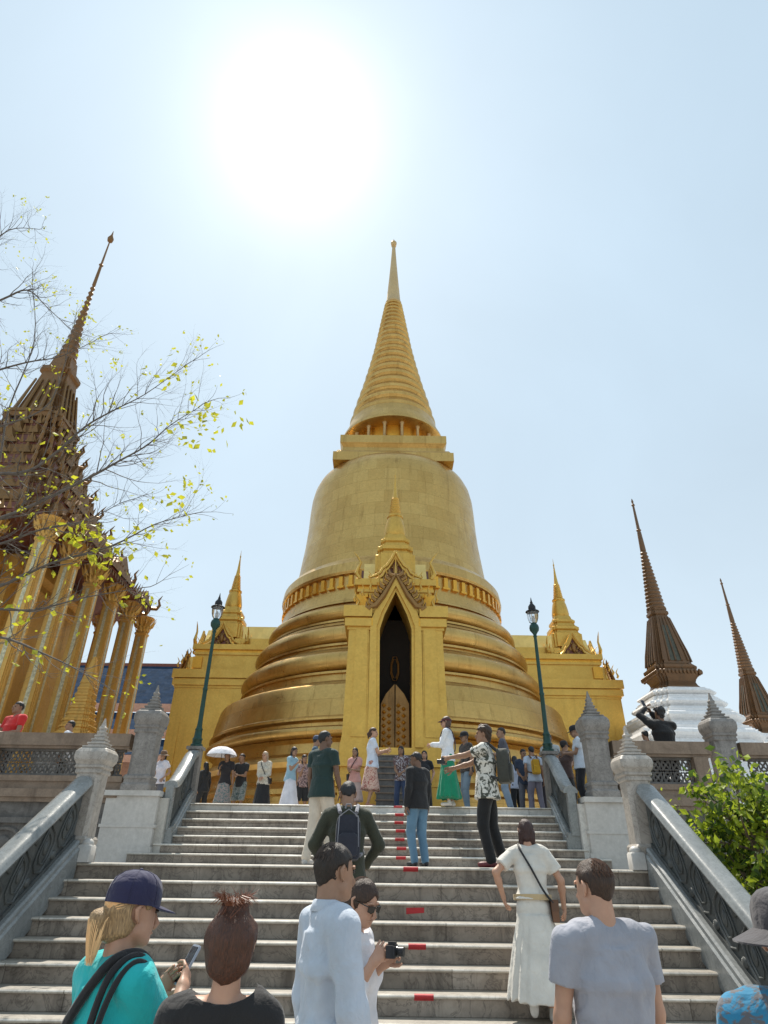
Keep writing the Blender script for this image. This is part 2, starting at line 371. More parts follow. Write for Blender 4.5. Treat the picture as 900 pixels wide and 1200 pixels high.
# ---------------------------------------------------------------- newel posts
def newel(loc, s, hs, mat, label, grp, foot=False, ck=1.0):
    """square pillar with moulded base, flared crown and stepped pyramid finial; hs shaft height, s half width"""
    root = empty('newel_post', loc); tag(root, label, 'newel post', grp)
    b = MB(); b.poly([(s*1.22, 0), (s*1.22, .10), (s*1.1, .14), (s*1.1, .19), (s*1.16, .21), (s*1.16, .25), (s*1.02, .28)], BS); b.build('base', mat, root, smooth=30)
    a = MB(); a.poly([(s, .28), (s*.97, hs*.5), (s, hs)], BS2 if s < .25 else BS); a.build('shaft', mat, root, smooth=30)
    c = MB(); z = hs
    pr = [(s*1.02, 0), (s*1.10, .015), (s*1.10, .045), (s*1.04, .055), (s*1.04, .075), (s*1.2, .095), (s*1.2, .125), (s*1.12, .135), (s*1.16, .15), (s*1.38, .21), (s*1.44, .27), (s*1.40, .33), (s*1.2, .38), (s*1.02, .40)]
    q = s/.2; c.poly([(s+(r-s)*ck, z+h*q) for r, h in pr], BS); c.build('crown', mat, root, smooth=18)
    f = MB(); z += .40*q; r = s*(.90 if ck < .7 else .98); dz = .062*q
    pf = []
    for i in range(5):
        pf += [(r*.9, z), (r*1.04, z+dz*.15), (r*1.04, z+dz*.5), (r*.74, z+dz*.62), (r*.7, z+dz)]; z += dz; r *= .76
    pf += [(r, z), (r*1.15, z+.03*q), (r*.7, z+.06*q), (r*.5, z+.11*q), (.008, z+.19*q)]
    f.poly(pf, BS); f.build('finial', mat, root, smooth=15)
    if foot:
        k = MB(); k.poly([(.085, 0), (.085, .17), (.07, .19)], BS, (foot*.75, -.14, 0)); k.ell((foot*.75, -.14, .2), (.075, .075, .06), 14, 8); k.build('foot_block', M['whitemar'], root, smooth=40)
    return root
G1, G2 = 'newel posts at the foot of the landing', 'tall newel posts along the terrace edge'
newel((-3.80, 8.78, ZL), .16, 1.0, M['newel'], 'pale newel post ending the left lower balustrade, its tip before the temple columns', G1, .26, .8)
newel((3.36, 8.78, ZL), .16, 1.0, M['newel'], 'pale newel post ending the right lower balustrade beside the green tree', G1, -.26, .8)
newel((-4.58, 12.72, ZT+.11), .215, 1.03, M['newelg'], 'tall grey newel pillar left of the upper stairs, below the left lamp', G2, False, .62)
newel((4.22, 12.72, ZT+.11), .215, 1.03, M['newelg'], 'tall grey newel pillar right of the upper stairs, before the golden wing', G2, False, .62)
newel((6.72, 12.72, ZT+.11), .215, 1.03, M['newelg'], 'tall grey newel pillar farthest right, in front of the white chedi', G2, False, .62)
# ---------------------------------------------------------------- balustrades
def carve(mb, p0, p1, zoff0, zoff1, step, face, r=.014, flip=1):
    """row of pointed leaf loops on a raked panel; p0, p1 (y, z) of the foot line; face = x of the carved side"""
    L = math.hypot(p1[0]-p0[0], p1[1]-p0[1]); n = max(1, int(round(abs(p1[0]-p0[0])/step)))
    for i in range(n):
        for inner in (0, 1):
            loop = []
            hw = .43-.18*inner
            for u, v_ in ((0, .05), (-.7, .2), (-1, .42), (-.8, .62), (-.3, .84), (0, .97), (.3, .84), (.8, .62), (1, .42), (.7, .2), (0, .05)):
                f_ = (i+.5+u*hw)/n; y = p0[0]+(p1[0]-p0[0])*f_; zb = p0[1]+(p1[1]-p0[1])*f_
                vv = .5+(v_-.5)*(1-.34*inner)
                loop.append((face, y, zb+zoff0+(zoff1-zoff0)*vv))
            mb.tube(loop, r*(1-.25*inner), 5, False)
        f_ = (i+.5)/n; y = p0[0]+(p1[0]-p0[0])*f_; zb = p0[1]+(p1[1]-p0[1])*f_
        mb.ell((face, y, zb+(zoff0+zoff1)/2), (.022, .035, .075), 8, 6)
        f_ = i/n; y = p0[0]+(p1[0]-p0[0])*f_; zb = p0[1]+(p1[1]-p0[1])*f_
        for q in (.12, .88): mb.ell((face, y, zb+zoff0+(zoff1-zoff0)*q), (.02, .05, .05), 8, 6)
def rake(mb, prof, path):                            # prof (x, dz) outline swept along path [(y, z)]
    mb.rings([[(x, y, z+dz) for x, dz in prof] for y, z in path])
def balustrade(xc, inner, label, path, top, grp, flare=0):
    """path = [(y, z)] of the stair line from low to high; inner = +1/-1 side that faces the stairs"""
    root = empty('balustrade', (0, 0, 0)); tag(root, label, 'balustrade', grp)
    o = (xc, path[0][0], path[0][1]); root.location = o
    P = [(y-o[1], z-o[2]) for y, z in path]; L_ = P[-1][0]; th = R_(flare)
    root.location = (xc+L_*math.sin(th), o[1]+L_*(1-math.cos(th)), o[2]); root.rotation_euler = (0, 0, th)
    c = MB(); rake(c, [(-.17, -.25), (.17, -.25), (.17, .05), (.145, .07), (.145, .12), (.12, .14), (-.12, .14), (-.145, .12), (-.145, .07), (-.17, .05)], P)
    c.build('curb', M['rail'], root, smooth=25)
    pn = MB(); rake(pn, [(-.05, .14), (.05, .14), (.05, top-.1), (-.05, top-.1)], P); pb = pn.build('carved_panel', M['panel'], root, smooth=0)
    cv = MB()
    for a, b in zip(P[:-1], P[1:]):
        if b[0]-a[0] > .25:
            carve(cv, a, b, .17, top-.14, .36, inner*.055)
    rake(cv, [(-.072, .14), (.072, .14), (.072, .19), (-.072, .19)], P); rake(cv, [(-.072, top-.15), (.072, top-.15), (.072, top-.1), (-.072, top-.1)], P)
    cv.build('carving', M['panel'], pb, smooth=50)
    h = MB(); pr = [(-.13, -.1), (.13, -.1), (.14, -.07)]+[(.12*math.cos(a), .0+.055*math.sin(a)-.03) for a in [PI*i/8 for i in range(9)]]+[(-.14, -.07)]
    rake(h, [(x, top+z) for x, z in pr], P); h.build('handrail', M['rail'], root, smooth=40)
    return root
slope = R1/T1
lowp = [(Y1-3.05, ZL-slope*3.05+.12), (Y1-.02, ZL+.10)]
balustrade(-3.82, 1, 'long carved marble balustrade of the lower stairs at the left edge of the photo', lowp, .84, 'carved balustrades of the lower stairs', -4.5)
balustrade(3.42, -1, 'long carved marble balustrade of the lower stairs in front of the green tree', lowp, .84, 'carved balustrades of the lower stairs', 3)
upp = [(12.72, ZL+.42), (12.9, ZL+.46), (13.1, ZL+.60), (13.3, ZL+.76), (13.72, ZL+1.08), (13.92, ZL+1.16)]
for xc, inn, l in ((-3.98, 1, 'left'), (3.62, -1, 'right')):
    br = balustrade(xc, inn, 'short curved marble balustrade carrying the %s lamp' % l, upp, .92, 'curved balustrades of the upper stairs')
    e = MB(); e.box(-.075, .075, -.02, .10, .1, .86); e.build('front_post', M['rail'], br, smooth=0)
    e = MB(); e.box(-.13, .13, 1.2, 1.42, .3, 2.06-.42+.05); e.box(-.17, .17, 1.16, 1.46, 2.06-.42+.05, 2.06-.42+.11); e.build('end_post', M['newelg'], br, smooth=0)
# ---------------------------------------------------------------- terrace parapets
def pierced(mb, x0, x1, y, z0, z1):
    n = max(1, int(round((x1-x0)/.2))); m = 2; w_ = (x1-x0)/n; h = (z1-z0)/m
    for i in range(n):
        for j in range(m):
            cx, cz = x0+(i+.5)*w_, z0+(j+.5)*h
            mb.tube([(cx+w_*.42*math.cos(a), y, cz+h*.42*math.sin(a)) for a in [2*PI*k/10 for k in range(11)]], .02, 4, False)
            for k in range(4):
                a = PI/4+k*PI/2; mb.tube([(cx+w_*.15*math.cos(a), y, cz+h*.15*math.sin(a)), (cx+w_*.62*math.cos(a), y, cz+h*.62*math.sin(a))], .018, 4)
            mb.ell((cx, y, cz), (w_*.16, .02, h*.16), 8, 5)
def parapet(x0, x1, posts, label):
    root = empty('parapet', (x0, 12.62, ZT)); tag(root, label, 'parapet', 'stone parapets of the terrace')
    W = x1-x0
    c = MB(); c.box(0, W, -.02, .36, .90, 1.13); c.box(0, W, .02, .32, .85, .90); c.build('coping', M['tan'], root, smooth=0)
    b = MB(); b.box(0, W, -.03, .36, .26, .36); b.box(0, W, .0, .34, .12, .26); b.box(0, W, -.12, .3, -.02, .12); b.box(0, W, -.08, .3, -.1, -.02); b.build('plinth', M['tan'], root, smooth=0)
    xs = [0]+[p-x0 for p in posts]+[W]
    for p in posts:
        q = MB(); q.box(p-x0-.14, p-x0+.14, .0, .34, .36, .85); q.build('post', M['tan'], root, smooth=0)
    for a, d in zip(xs[:-1], xs[1:]):
        q = MB(); pierced(q, a+.14, d-.14, .16, .37, .84); q.box(a+.1, d-.1, .11, .21, .36, .41); q.box(a+.1, d-.1, .11, .21, .81, .85)
        q.build('pierced_panel', M['panelb'], root, smooth=50)
    w_ = MB(); w_.box(-.45, W+.45, -.004, .0, -2.7, -.02)
    for k in range(int(W/.8)):
        for z in (-.75,):
            cx = .4+k*.8; w_.tube([(cx+.3*math.cos(a), -.03, z+.22*math.sin(a)) for a in [2*PI*i/12 for i in range(13)]], .035, 5, False); w_.ell((cx, -.03, z), (.12, .04, .1), 8, 6)
    w_.box(0, W, -.09, 0, -.45, -.36); w_.box(0, W, -.09, 0, -1.2, -1.08)
    w_.build('retaining_face', M['panelb'], root, smooth=50)
    return root
parapet(-16, -4.88, [-15, -13.2, -11.4, -9.6, -7.55, -5.28], 'long tan stone parapet with pierced panels under the red shirted man')
parapet(4.52, 6.42, [6.2], 'short tan stone parapet below the black clad photographer')
parapet(7.02, 20, [8.9, 10.8, 12.7, 14.6, 16.5, 18.3], 'tan stone parapet behind the green tree at the right edge')
# ---------------------------------------------------------------- lamps
def lamp(loc, label):
    r = empty('street_lamp', loc); tag(r, label, 'street lamp', 'green street lamps flanking the stairs')
    b = MB(); b.lathe([(.13, 0), (.13, .05), (.10, .07), (.10, .14), (.115, .16), (.085, .2), (.075, .34), (.085, .36), (.065, .4), (.055, .44)], 20); b.build('base', M['lampgreen'], r, smooth=40)
    p = MB(); p.lathe([(.055, .44), (.05, .6), (.048, 1.2), (.058, 1.22), (.058, 1.25), (.046, 1.27), (.036, 2.55), (.05, 2.58), (.036, 2.61)], 16); p.build('pole', M['lampgreen'], r, smooth=40)
    c = MB(); c.lathe([(.036, 2.61), (.06, 2.66), (.105, 2.72), (.115, 2.79), (.10, 2.85), (.07, 2.88), (.07, 2.9)], 20); c.build('collar', M['lampgreen'], r, smooth=40)
    g = MB(); g.lathe([(.07, 2.9), (.10, 2.95), (.125, 3.03), (.135, 3.12), (.13, 3.18)], 24, cap=False); g.build('glass_bowl', M['glass'], r, smooth=60)
    u = MB(); u.lathe([(.012, 2.9), (.03, 2.93), (.035, 3.03), (.02, 3.08), (.005, 3.09)], 12); u.build('bulb', M['whitemar'], r, smooth=60)
    h = MB(); h.lathe([(.15, 3.175), (.165, 3.185), (.16, 3.20), (.10, 3.235), (.085, 3.25), (.09, 3.27), (.085, 3.33), (.05, 3.38), (.03, 3.41), (.035, 3.43), (.02, 3.46), (.012, 3.52), (.004, 3.56)], 24); h.build('cap', M['dark'], r, smooth=40)
    for k in range(4):
        q = MB(); a = PI/4+k*PI/2; q.tube([(.1*math.cos(a), .1*math.sin(a), 2.93), (.14*math.cos(a), .14*math.sin(a), 3.05), (.145*math.cos(a), .145*math.sin(a), 3.18)], .006, 6); q.build('bracket', M['dark'], r, smooth=50)
    return r
lamp((-3.98, 14.03, ZL+2.17), 'green street lamp on the left balustrade, in front of the temple hall side')
lamp((3.62, 14.03, ZL+2.17), 'green street lamp on the right balustrade, in front of the golden wing')
# ================================================================ golden chedi
CX, CY = (461-450)/FPX*27.7*1.0, 27.7
CX = .42
ch = empty('golden_chedi', (CX, CY, ZT)); tag(ch, 'huge golden bell shaped chedi with ringed spire, at the top of the stairs', 'stupa')
H0 = ZT
def zz(l): return [(r, z-H0) for r, z in l]
def torus(R, zc, h, bul, n=9):      # rounded bulge between zc-h/2 and zc+h/2
    return [(R-bul+bul*math.cos(a), zc+h/2*math.sin(a)) for a in [-PI/2+PI*i/(n-1) for i in range(n)]]
b = MB(); b.lathe(zz([(8.0, 2.75), (8.0, 3.05), (7.8, 3.12), (7.8, 3.5), (7.95, 3.56), (7.95, 3.7), (7.5, 3.95), (7.4, 4.25), (7.62, 4.35), (7.72, 4.5), (7.62, 4.65), (7.3, 4.8), (7.25, 5.1), (7.42, 5.2)]+torus(7.62, 5.42, .36, .25)), 128)
b.build('base_moulding', M['gold'], ch, smooth=30)
b = MB(); b.lathe(zz([(7.3, 5.62), (7.3, 5.72), (7.5, 5.78), (7.5, 5.86), (7.42, 5.92), (7.36, 6.3), (7.22, 6.9), (7.17, 6.98), (7.05, 7.04), (6.75, 7.08), (6.6, 7.12), (6.45, 7.3)]), 128); b.build('drum', M['gold'], ch, smooth=30)
for (R, zc, h, nx) in ((6.52, 8.05, .8, (6.0, 8.6)), (6.05, 9.2, .78, (5.6, 9.75)), (5.6, 10.25, .7, (5.1, 10.75))):
    b = MB(); b.lathe(zz([(R-.1, zc-h/2-.42), (R-.12, zc-h/2-.12), (R-.02, zc-h/2-.1), (R-.02, zc-h/2-.02)]+torus(R, zc, h, .42, 13)+[(nx[0]+.12, zc+h/2+.02), (nx[0], nx[1])]), 128)
    b.build('ring_moulding', M['gold'], ch, smooth=30)
b = MB(); b.lathe(zz([(5.25, 10.7), (5.12, 11.0), (5.0, 11.45), (4.98, 11.95), (5.12, 12.0), (5.16, 12.1), (5.1, 12.5), (4.9, 12.75), (4.72, 12.8), (4.62, 12.95)]), 128); fl = b.build('lotus_band', M['gold'], ch, smooth=30)
pt = MB()
for k in range(72):
    a = 2*PI*k/72; ca, sa = math.cos(a), math.sin(a)
    for (du, w_, z0, z1, th) in ((0, .085, 11.48, 11.92, .12), (0, .15, 11.42, 11.5, .14)):
        o = Vector((4.97*ca, 4.97*sa, 0)); u = Vector((-sa, ca, 0)); n = Vector((ca, sa, 0))
        pt.prism([(-w_, z0-H0), (w_, z0-H0), (w_, z1-H0), (-w_, z1-H0)], o, u, (0, 0, 1), n, th)
pt.build('petal_frieze', M['goldwarm'], fl, smooth=0)
b = MB(); b.lathe(zz([(4.6, 12.9), (4.5, 13.5), (4.40, 14.3), (4.30, 15.1), (4.23, 16), (4.19, 17.0), (4.14, 17.7), (4.04, 18.2), (3.87, 18.6), (3.6, 18.9), (3.2, 19.06), (2.6, 19.1)]), 128); b.build('bell', M['gold'], ch, smooth=40)
b = MB(); b.poly(zz([(2.6, 18.8), (2.97, 18.86), (2.97, 19.36), (2.86, 19.42), (2.76, 19.6), (2.55, 19.7), (2.53, 19.95), (2.64, 20.1), (2.68, 20.15), (2.68, 20.6)]), SQ); b.build('square_throne', M['gold'], ch, smooth=0)
b = MB(); b.lathe(zz([(2.05, 20.6), (2.05, 22.2)]), 48); b.build('colonnade_core', M['goldwarm'], ch, smooth=30)
for k in range(16):
    a = 2*PI*(k+.5)/16; b = MB(); b.lathe(zz([(.13, 20.6), (.13, 20.72), (.085, 20.78), (.08, 21.6), (.13, 21.72), (.13, 21.95)]), 10, (2.3*math.cos(a), 2.3*math.sin(a), 0))
    b.build('colonnette', M['goldpale'], ch, smooth=40)
pr = [(2.0, 21.75), (2.68, 21.75), (2.8, 21.8), (2.78, 21.95), (2.55, 22.45), (2.4, 23.0)]
z, rr = 23.0, 2.3
N = 20
def RS(z): return float(np.interp(z, [22.9, 24.2, 25.6, 27.2, 28.8, 30.5, 33.2], [2.4, 2.12, 1.78, 1.44, 1.14, .89, .50]))
hs = [1.35*(1-.032*k) for k in range(N)]; tot = sum(hs); zc = 22.95
for k in range(N):
    h = hs[k]/tot*(33.1-22.95); R = RS(zc); R2 = RS(zc+h)
    pr += [(R-.07, zc), (R+.0, zc+h*.12), (R+.03, zc+h*.35), (R2+.03, zc+h*.62), (R2-.04, zc+h*.86), (R2-.09, zc+h*.95)]; zc += h
b = MB(); b.lathe(zz(pr), 72); b.build('ringed_spire', M['gold'], ch, smooth=28)
b = MB(); b.lathe(zz([(.42, 33.0), (.52, 33.1), (.52, 33.22), (.46, 33.3), (.40, 34.2), (.30, 35.6), (.20, 37.2), (.12, 38.7), (.10, 38.9)]), 32); b.build('plain_spire', M['goldpale'], ch, smooth=40)
b = MB(); b.lathe(zz([(.10, 38.9), (.17, 38.95), (.13, 39.03), (.2, 39.15), (.21, 39.25), (.15, 39.38), (.06, 39.44), (.01, 39.7)]), 20); b.build('finial', M['goldpale'], ch, smooth=40)
# ---- porticoes. local frame: x lateral, y = -v (v outward distance from the axis)
def flame(mb, o, u, n, h, th=.05, lean=1):      # chofa: slim curling finial
    o, u, n = Vector(o), Vector(u), Vector(n); zv = Vector((0, 0, 1))
    pts = [(0, 0), (.12, .2), (.05, .42), (-.02, .6), (.1, .82), (.24, 1.0)]
    mb.tube([o+u*(x*h*lean)+zv*(y*h) for x, y in pts], [th, th*1.1, th*.75, th*.6, th*.4, th*.08], 6)
def gable(root, o, u, n, W, Hh, name='gable', steps=2):
    """pointed, layered gable in plane (u, z), outward normal n, base centre o"""
    o, u, n = Vector(o), Vector(u), Vector(n); zv = Vector((0, 0, 1))
    ty = MB()
    ty.prism([(-W*.66, 0), (W*.66, 0), (W*.3, Hh*.42), (0, Hh*.80), (-W*.3, Hh*.42)], o-n*.3, u, zv, n, .3)
    g0 = ty.build(name, M['redwood'], root, smooth=0)
    # carved scrolls on the tympanum
    r2 = random.Random(int(W*100)); cv = MB()
    for k in range(34):
        x = r2.uniform(-.5, .5)*W; y = r2.uniform(.04, .62)*Hh
        if abs(x)/W*1.3+y/Hh > .72: continue
        a = r2.uniform(0, 6); cv.tube([o+n*.03+u*(x+.05*W*math.cos(a+q))+zv*(y+.05*W*math.sin(a+q)) for q in (0, 1, 2, 3, 4)], [.05*W, .04*W, .035*W, .03*W, .01*W], 5)
    cv.ell(o+n*.05+zv*Hh*.3, (.12*W, .12*W, .2*Hh), 10, 8)
    cv.build('tympanum_carving', M['goldcarve'], g0 if g0.parent is None or g0.parent.parent is None else root, smooth=50)
    bb = MB()
    for s_ in (-1, 1):
        path = [(0, Hh), (.16, .70*Hh), (.34, .46*Hh), (.5, .36*Hh), (.6, .2*Hh), (.78, .1*Hh), (1.0, .02*Hh)]
        wd = .12*W
        for k in range(2):
            off = k*.17*W
            P = [(s_*(x*W*(1-.14*k)), y-off*(.6 if i else 1.1)) for i, (x, y) in enumerate(path)]
            bb.tube([o+n*(.1-.06*k)+u*x+zv*y for x, y in P], [wd*.5, wd*.6, wd*.62, wd*.55, wd*.6, wd*.55, wd*.3], 6)
        for i in range(9):       # flame teeth along the bargeboard
            f_ = (i+.5)/9; x = f_*W*.95; y = float(np.interp(f_, [0, .16, .34, .5, .6, .78, 1], [Hh, .7*Hh, .46*Hh, .36*Hh, .2*Hh, .1*Hh, .02*Hh]))
            bb.add([o+n*.12+u*(s_*(x-.035*W))+zv*y, o+n*.12+u*(s_*(x+.05*W))+zv*(y), o+n*.1+u*(s_*(x+.06*W))+zv*(y+.13*W+.02), o+n*.04+u*(s_*x)+zv*y], [(0, 1, 2), (1, 3, 2), (3, 0, 2)])
        flame(bb, o+n*.08+u*(s_*W)+zv*.02*Hh, u*s_, n, .30*W, .035*W)
    bb.build('bargeboard', M['goldplain'], g0 if g0.parent is None or g0.parent.parent is None else root, smooth=45)
    return g0
def portico(rz, full=True, label=None):
    pc = MB()
    F = 9.15
    def bx(mb, hw, v0, v1, z0, z1, top=0): mb.box(-hw, hw, -v1, -v0, z0-H0, z1-H0)
    # body as the part mesh
    for sx in (-1, 1):
        x0, x1 = sorted((sx*.52, sx*1.48))
        pc.box(x0, x1, -(F-.05), -5.0, 4.0-H0, 8.1-H0)
    pc.box(-1.4, 1.4, -(F-1.6), -5.003, 8.0-H0, 8.2-H0)
    bx(pc, 1.6, 5, F-.0, 2.75, 3.6); bx(pc, 1.72, 5, F+.15, 2.75, 3.05)
    pc.rings([[(x*1.68, y, z) for x, y in ((-1, -5), (1, -5), (1, -(F+.06)), (-1, -(F+.06)))] for z in (3.6-H0, 3.75-H0)])
    bx(pc, 1.56, 5, F-.02, 3.75, 4.1); bx(pc, 1.70, 5, F+.12, 4.1, 4.35); bx(pc, 1.60, 5, F+.02, 4.35, 4.62)
    body = pc.build('portico', M['goldplain'], ch, smooth=0, label=label); body.rotation_euler = (0, 0, rz)
    for sx in (-1, 1):
        pl = MB()
        # splayed pilasters
        a0, a1, b0, b1 = .80, 1.54, .84, 1.46
        pl.rings([[(sx*x, y, z-H0) for x, y in ((xa, -(F+.02)), (xb, -(F+.02)), (xb, -(F-.45)), (xa, -(F-.45)))] for z, xa, xb in ((4.62, a0-.02, a1+.06), (5.0, a0, a1), (8.1, b0, b1))])
        pl.rings([[(sx*x, y, z-H0) for x, y in ((xa, -(F+.055)), (xb, -(F+.055)), (xb, -(F-.2)), (xa, -(F-.2)))] for z, xa, xb in ((4.9, .86, 1.30), (8.1, .88, 1.24))])
        pl.build('pilaster', M['goldplain'], body, smooth=0)
    # side cornices and upper block
    cb = MB()
    for sx in (-1, 1):
        for (o_, z0, z1) in ((.0, 8.1, 8.2), (.08, 8.2, 8.45), (.0, 8.45, 8.5), (.13, 8.5, 8.86)):
            x0, x1 = sorted((sx*(.80-o_*.4), sx*(1.52+o_))); cb.box(x0, x1, -(F+.04+o_), -5.0, z0-H0, z1-H0)
        x0, x1 = sorted((sx*.72, sx*1.64))
    ct = cb.build('capital', M['goldplain'], body, smooth=0)
    wm = MB()
    for sx in (-1, 1):
        x0, x1 = sorted((sx*.72, sx*1.58)); wm = MB(); wm.box(x0, x1, -(F+.105), -(F-.6), 8.22-H0, 8.47-H0)
        wm.build('capital_band', M['goldwarm'], body, smooth=0)
    ub = MB()
    for sx in (-1, 1):
        x0, x1 = sorted((sx*.55, sx*1.214)); ub.box(x0, x1, -(F-.55), -5.0, 8.86-H0, 9.62-H0)
    bx(ub, 1.22, 5.003, F-1.2, 8.862, 9.603); bx(ub, 1.28, 5.0, F-.5, 9.6, 9.7); bx(ub, 1.36, 5.0, F-.42, 9.82, 10.05)
    ub.box(-1.1, 1.1, -7.0, -5, 10.0-H0, 10.4-H0)
    ub.build('upper_block', M['goldplain'], body, smooth=0)
    wm = MB(); bx(wm, 1.26, 5.0, F-.52, 9.7, 9.82)
    for sx in (-1, 1):
        x0, x1 = sorted((sx*.95, sx*1.3)); wm.box(x0, x1, -(F-.5), -(F-.9), 9.0-H0, 9.5-H0)
        for k in range(7):
            a = k*.9; wm.tube([(sx*(.75+.1*math.cos(a)+.02*k), -(F-.48), 9.15-H0+.05*k+.08*math.sin(a+q)) for q in (0, 1.2, 2.4, 3.6)], [.06, .05, .04, .02], 5)
    wm.build('frieze', M['goldwarm'], body, smooth=0)
    # pointed arch frame
    fr = MB()
    outer = [(-.80, 4.62), (-.80, 8.35), (-.66, 8.7), (0, 9.86), (.66, 8.7), (.80, 8.35), (.80, 4.62)]
    inner = [(.47, 4.62), (.50, 8.15), (.36, 8.62), (0, 9.42), (-.36, 8.62), (-.50, 8.15), (-.47, 4.62)]
    mid = [(.56, 4.62), (.60, 8.2), (.45, 8.66), (0, 9.58), (-.45, 8.68), (-.60, 8.2), (-.56, 4.62)]
    def band(A, B, v, th):
        n = len(A); 
        for i in range(n-1):
            a0_, a1_, b0_, b1_ = A[i], A[i+1], B[i], B[i+1]
            q = [(a0_[0], -v, a0_[1]-H0), (a1_[0], -v, a1_[1]-H0), (b1_[0], -v, b1_[1]-H0), (b0_[0], -v, b0_[1]-H0)]
            q2 = [(x, y+th, z) for x, y, z in q]
            fr.add(q+q2, [(0, 1, 2, 3), (7, 6, 5, 4), (0, 4, 5, 1), (1, 5, 6, 2), (2, 6, 7, 3), (3, 7, 4, 0)])
    band(outer, mid[::-1], F+.10, 1.3); band(mid[::-1], inner[::-1], F-.0, 1.3)
    fr.build('arch_frame', M['goldplain'], body, smooth=0)
    dk_ = MB(); dk_.box(-.56, .56, -(F-1.2), -5.2, 4.3-H0, 9.5-H0); dk_.build('doorway_shade', M['darkin'], body, smooth=0)  # near-black block in the opening, its colour stands for the unlit porch interior
    if full:
        for sx in (-1, 1):
            d = MB(); d.mi = 0; x0, x1 = sorted((sx*.012, sx*.43))
            pts = [(x0, 4.4), (x1, 4.4), (x1, 6.0), ((x0+x1)/2+sx*.06, 6.3), (sx*.02, 6.6)] if sx > 0 else [(x0, 4.4), (x1, 4.4), (sx*.02, 6.6), ((x0+x1)/2+sx*.06, 6.3), (x0, 6.0)]
            d.prism(pts, (0, -(F-.75), -H0), (1, 0, 0), (0, 0, 1), (0, -1, 0), .06)
            d.mi = 1
            for k in range(9):
                for j in range(2):
                    z = 4.55+k*.2+.1*j; x = x0+.09+j*.16
                    if z < 6.0: d.lathe([(.075, 0), (.055, .03), (.01, .06)], 4, (0, 0, 0)); 
                    if z < 6.0:
                        vs = d.v[-12:]; d.v[-12:] = [(x+a, -(F-.69)-c, z-H0+b_) for a, b_, c in vs]
            d.build('door_leaf', [M['goldcarve'], M['goldwarm']], body, smooth=0)
        ln = MB(); 
        for r in (.22, .17):
            ln.tube([(r*.62*math.cos(a), -(F-1.1), 7.2-H0+r*1.9*math.sin(a)) for a in [2*PI*k/8+PI/8 for k in range(9)]], .016, 4, False)
        ln.build('hanging_lantern', M['goldcarve'], body, smooth=0)
        st = MB()
        for k in range(9):
            st.box(-.52, .52, -(F+1.75-.2*k), -(F+1.75-.2*k-.22), 2.75-H0+.0, 2.93-H0+.18*k)
        st.build('stairs', M['panelb'], body, smooth=0)
        for k in range(9):
            ns = MB(); ns.box(-.55, .55, -(F+1.775-.2*k), -(F+1.75-.2*k-.2), 2.935-H0+.18*k, 2.965-H0+.18*k); ns.build('tread', M['tan'], body, smooth=0)
    # V-shaped flame carving over the arch
    vv = MB()
    for sx in (-1, 1):
        vv.tube([(0, -(F+.14), 9.98-H0), (sx*.4, -(F+.14), 9.22-H0), (sx*.66, -(F+.14), 8.86-H0), (sx*.9, -(F+.12), 8.8-H0)], [.05, .09, .1, .07], 6)
        for k in range(9):
            f_ = k/8; x = sx*(.08+.72*f_); z = 9.9-1.15*f_; vv.tube([(x, -(F+.15), z-H0), (x+sx*.13, -(F+.15), z+.08-H0), (x+sx*.15, -(F+.13), z+.25-H0)], [.075, .06, .01], 5)
    vv.build('flame_carving', M['goldcarve'], body, smooth=50)
    # cross roof with four gables and spire
    cy = -7.55; zb = 10.05-H0
    rf = MB()
    for (u, n, L) in (((1, 0, 0), (0, -1, 0), 1.05), ((1, 0, 0), (0, 1, 0), 2.2), ((0, 1, 0), (1, 0, 0), 1.15), ((0, 1, 0), (-1, 0, 0), 1.15)):
        u, n = Vector(u), Vector(n)
        rf.prism([(-.84, 0), (-.5, .22), (-.38, .45), (0, 1.08), (.38, .45), (.5, .22), (.84, 0)], Vector((0, cy, zb)), u, (0, 0, 1), n, L-.05)
    rf.box(-.95, .95, -6.7, -3.9, zb, zb+.95)
    rf.build('roof', M['goldroof'], body, smooth=0)
    for (u, n, L) in (((1, 0, 0), (0, -1, 0), 1.1), ((0, 1, 0), (1, 0, 0), 1.2), ((0, 1, 0), (-1, 0, 0), 1.2)):
        u, n = Vector(u), Vector(n); gable(body, Vector((0, cy, zb))+n*L, u, n, .86, 1.02)
    def fin(*a_):
        fn = MB(); flame(fn, *a_); fn.build('finial', M['goldplain'], body, smooth=45)
    for (x, y, s_) in ((-1.2, -(F-.45), 1), (1.2, -(F-.45), 1), (-1.2, -6.4, .8), (1.2, -6.4, .8)):
        fin((x, y, zb), (1 if x > 0 else -1, 0, 0), (0, -1, 0), 1.0*s_, .07)
        fin((x, y-.1, 8.9-H0 if abs(y) > 8 else zb), (1 if x > 0 else -1, 0, 0), (0, -1, 0), .5, .05)
    fin((0, -(F-.3), zb-.1), (0, -1, 0), (1, 0, 0), .9, .04)
    for sx in (-1, 1):
        for k in range(5): fin((sx*(.3+.25*k), -(F-.2+.07*k), 9.9-.22*k-H0), (sx*.6, -.8, 0), (0, 1, 0), .42, .045)
    sp = MB()
    sp.poly([(a*.72, z-H0) for a, z in ((.98, 10.6), (.98, 11.25), (.86, 11.3), (.8, 11.42), (.88, 11.46), (.88, 11.6), (.72, 11.66), (.66, 11.8), (.72, 11.84), (.72, 11.95), (.58, 12.0), (.5, 12.2))], RD, (0, cy, 0))
    prs = [(.4, 12.1), (.48, 12.2), (.5, 12.35), (.47, 12.55), (.40, 12.85), (.34, 13.0), (.38, 13.03), (.38, 13.1), (.27, 13.14)]
    z, r = 13.14, .27
    for k in range(9): prs += [(r, z), (r+.025, z+.03), (r-.01, z+.075)]; z += .085; r -= .013
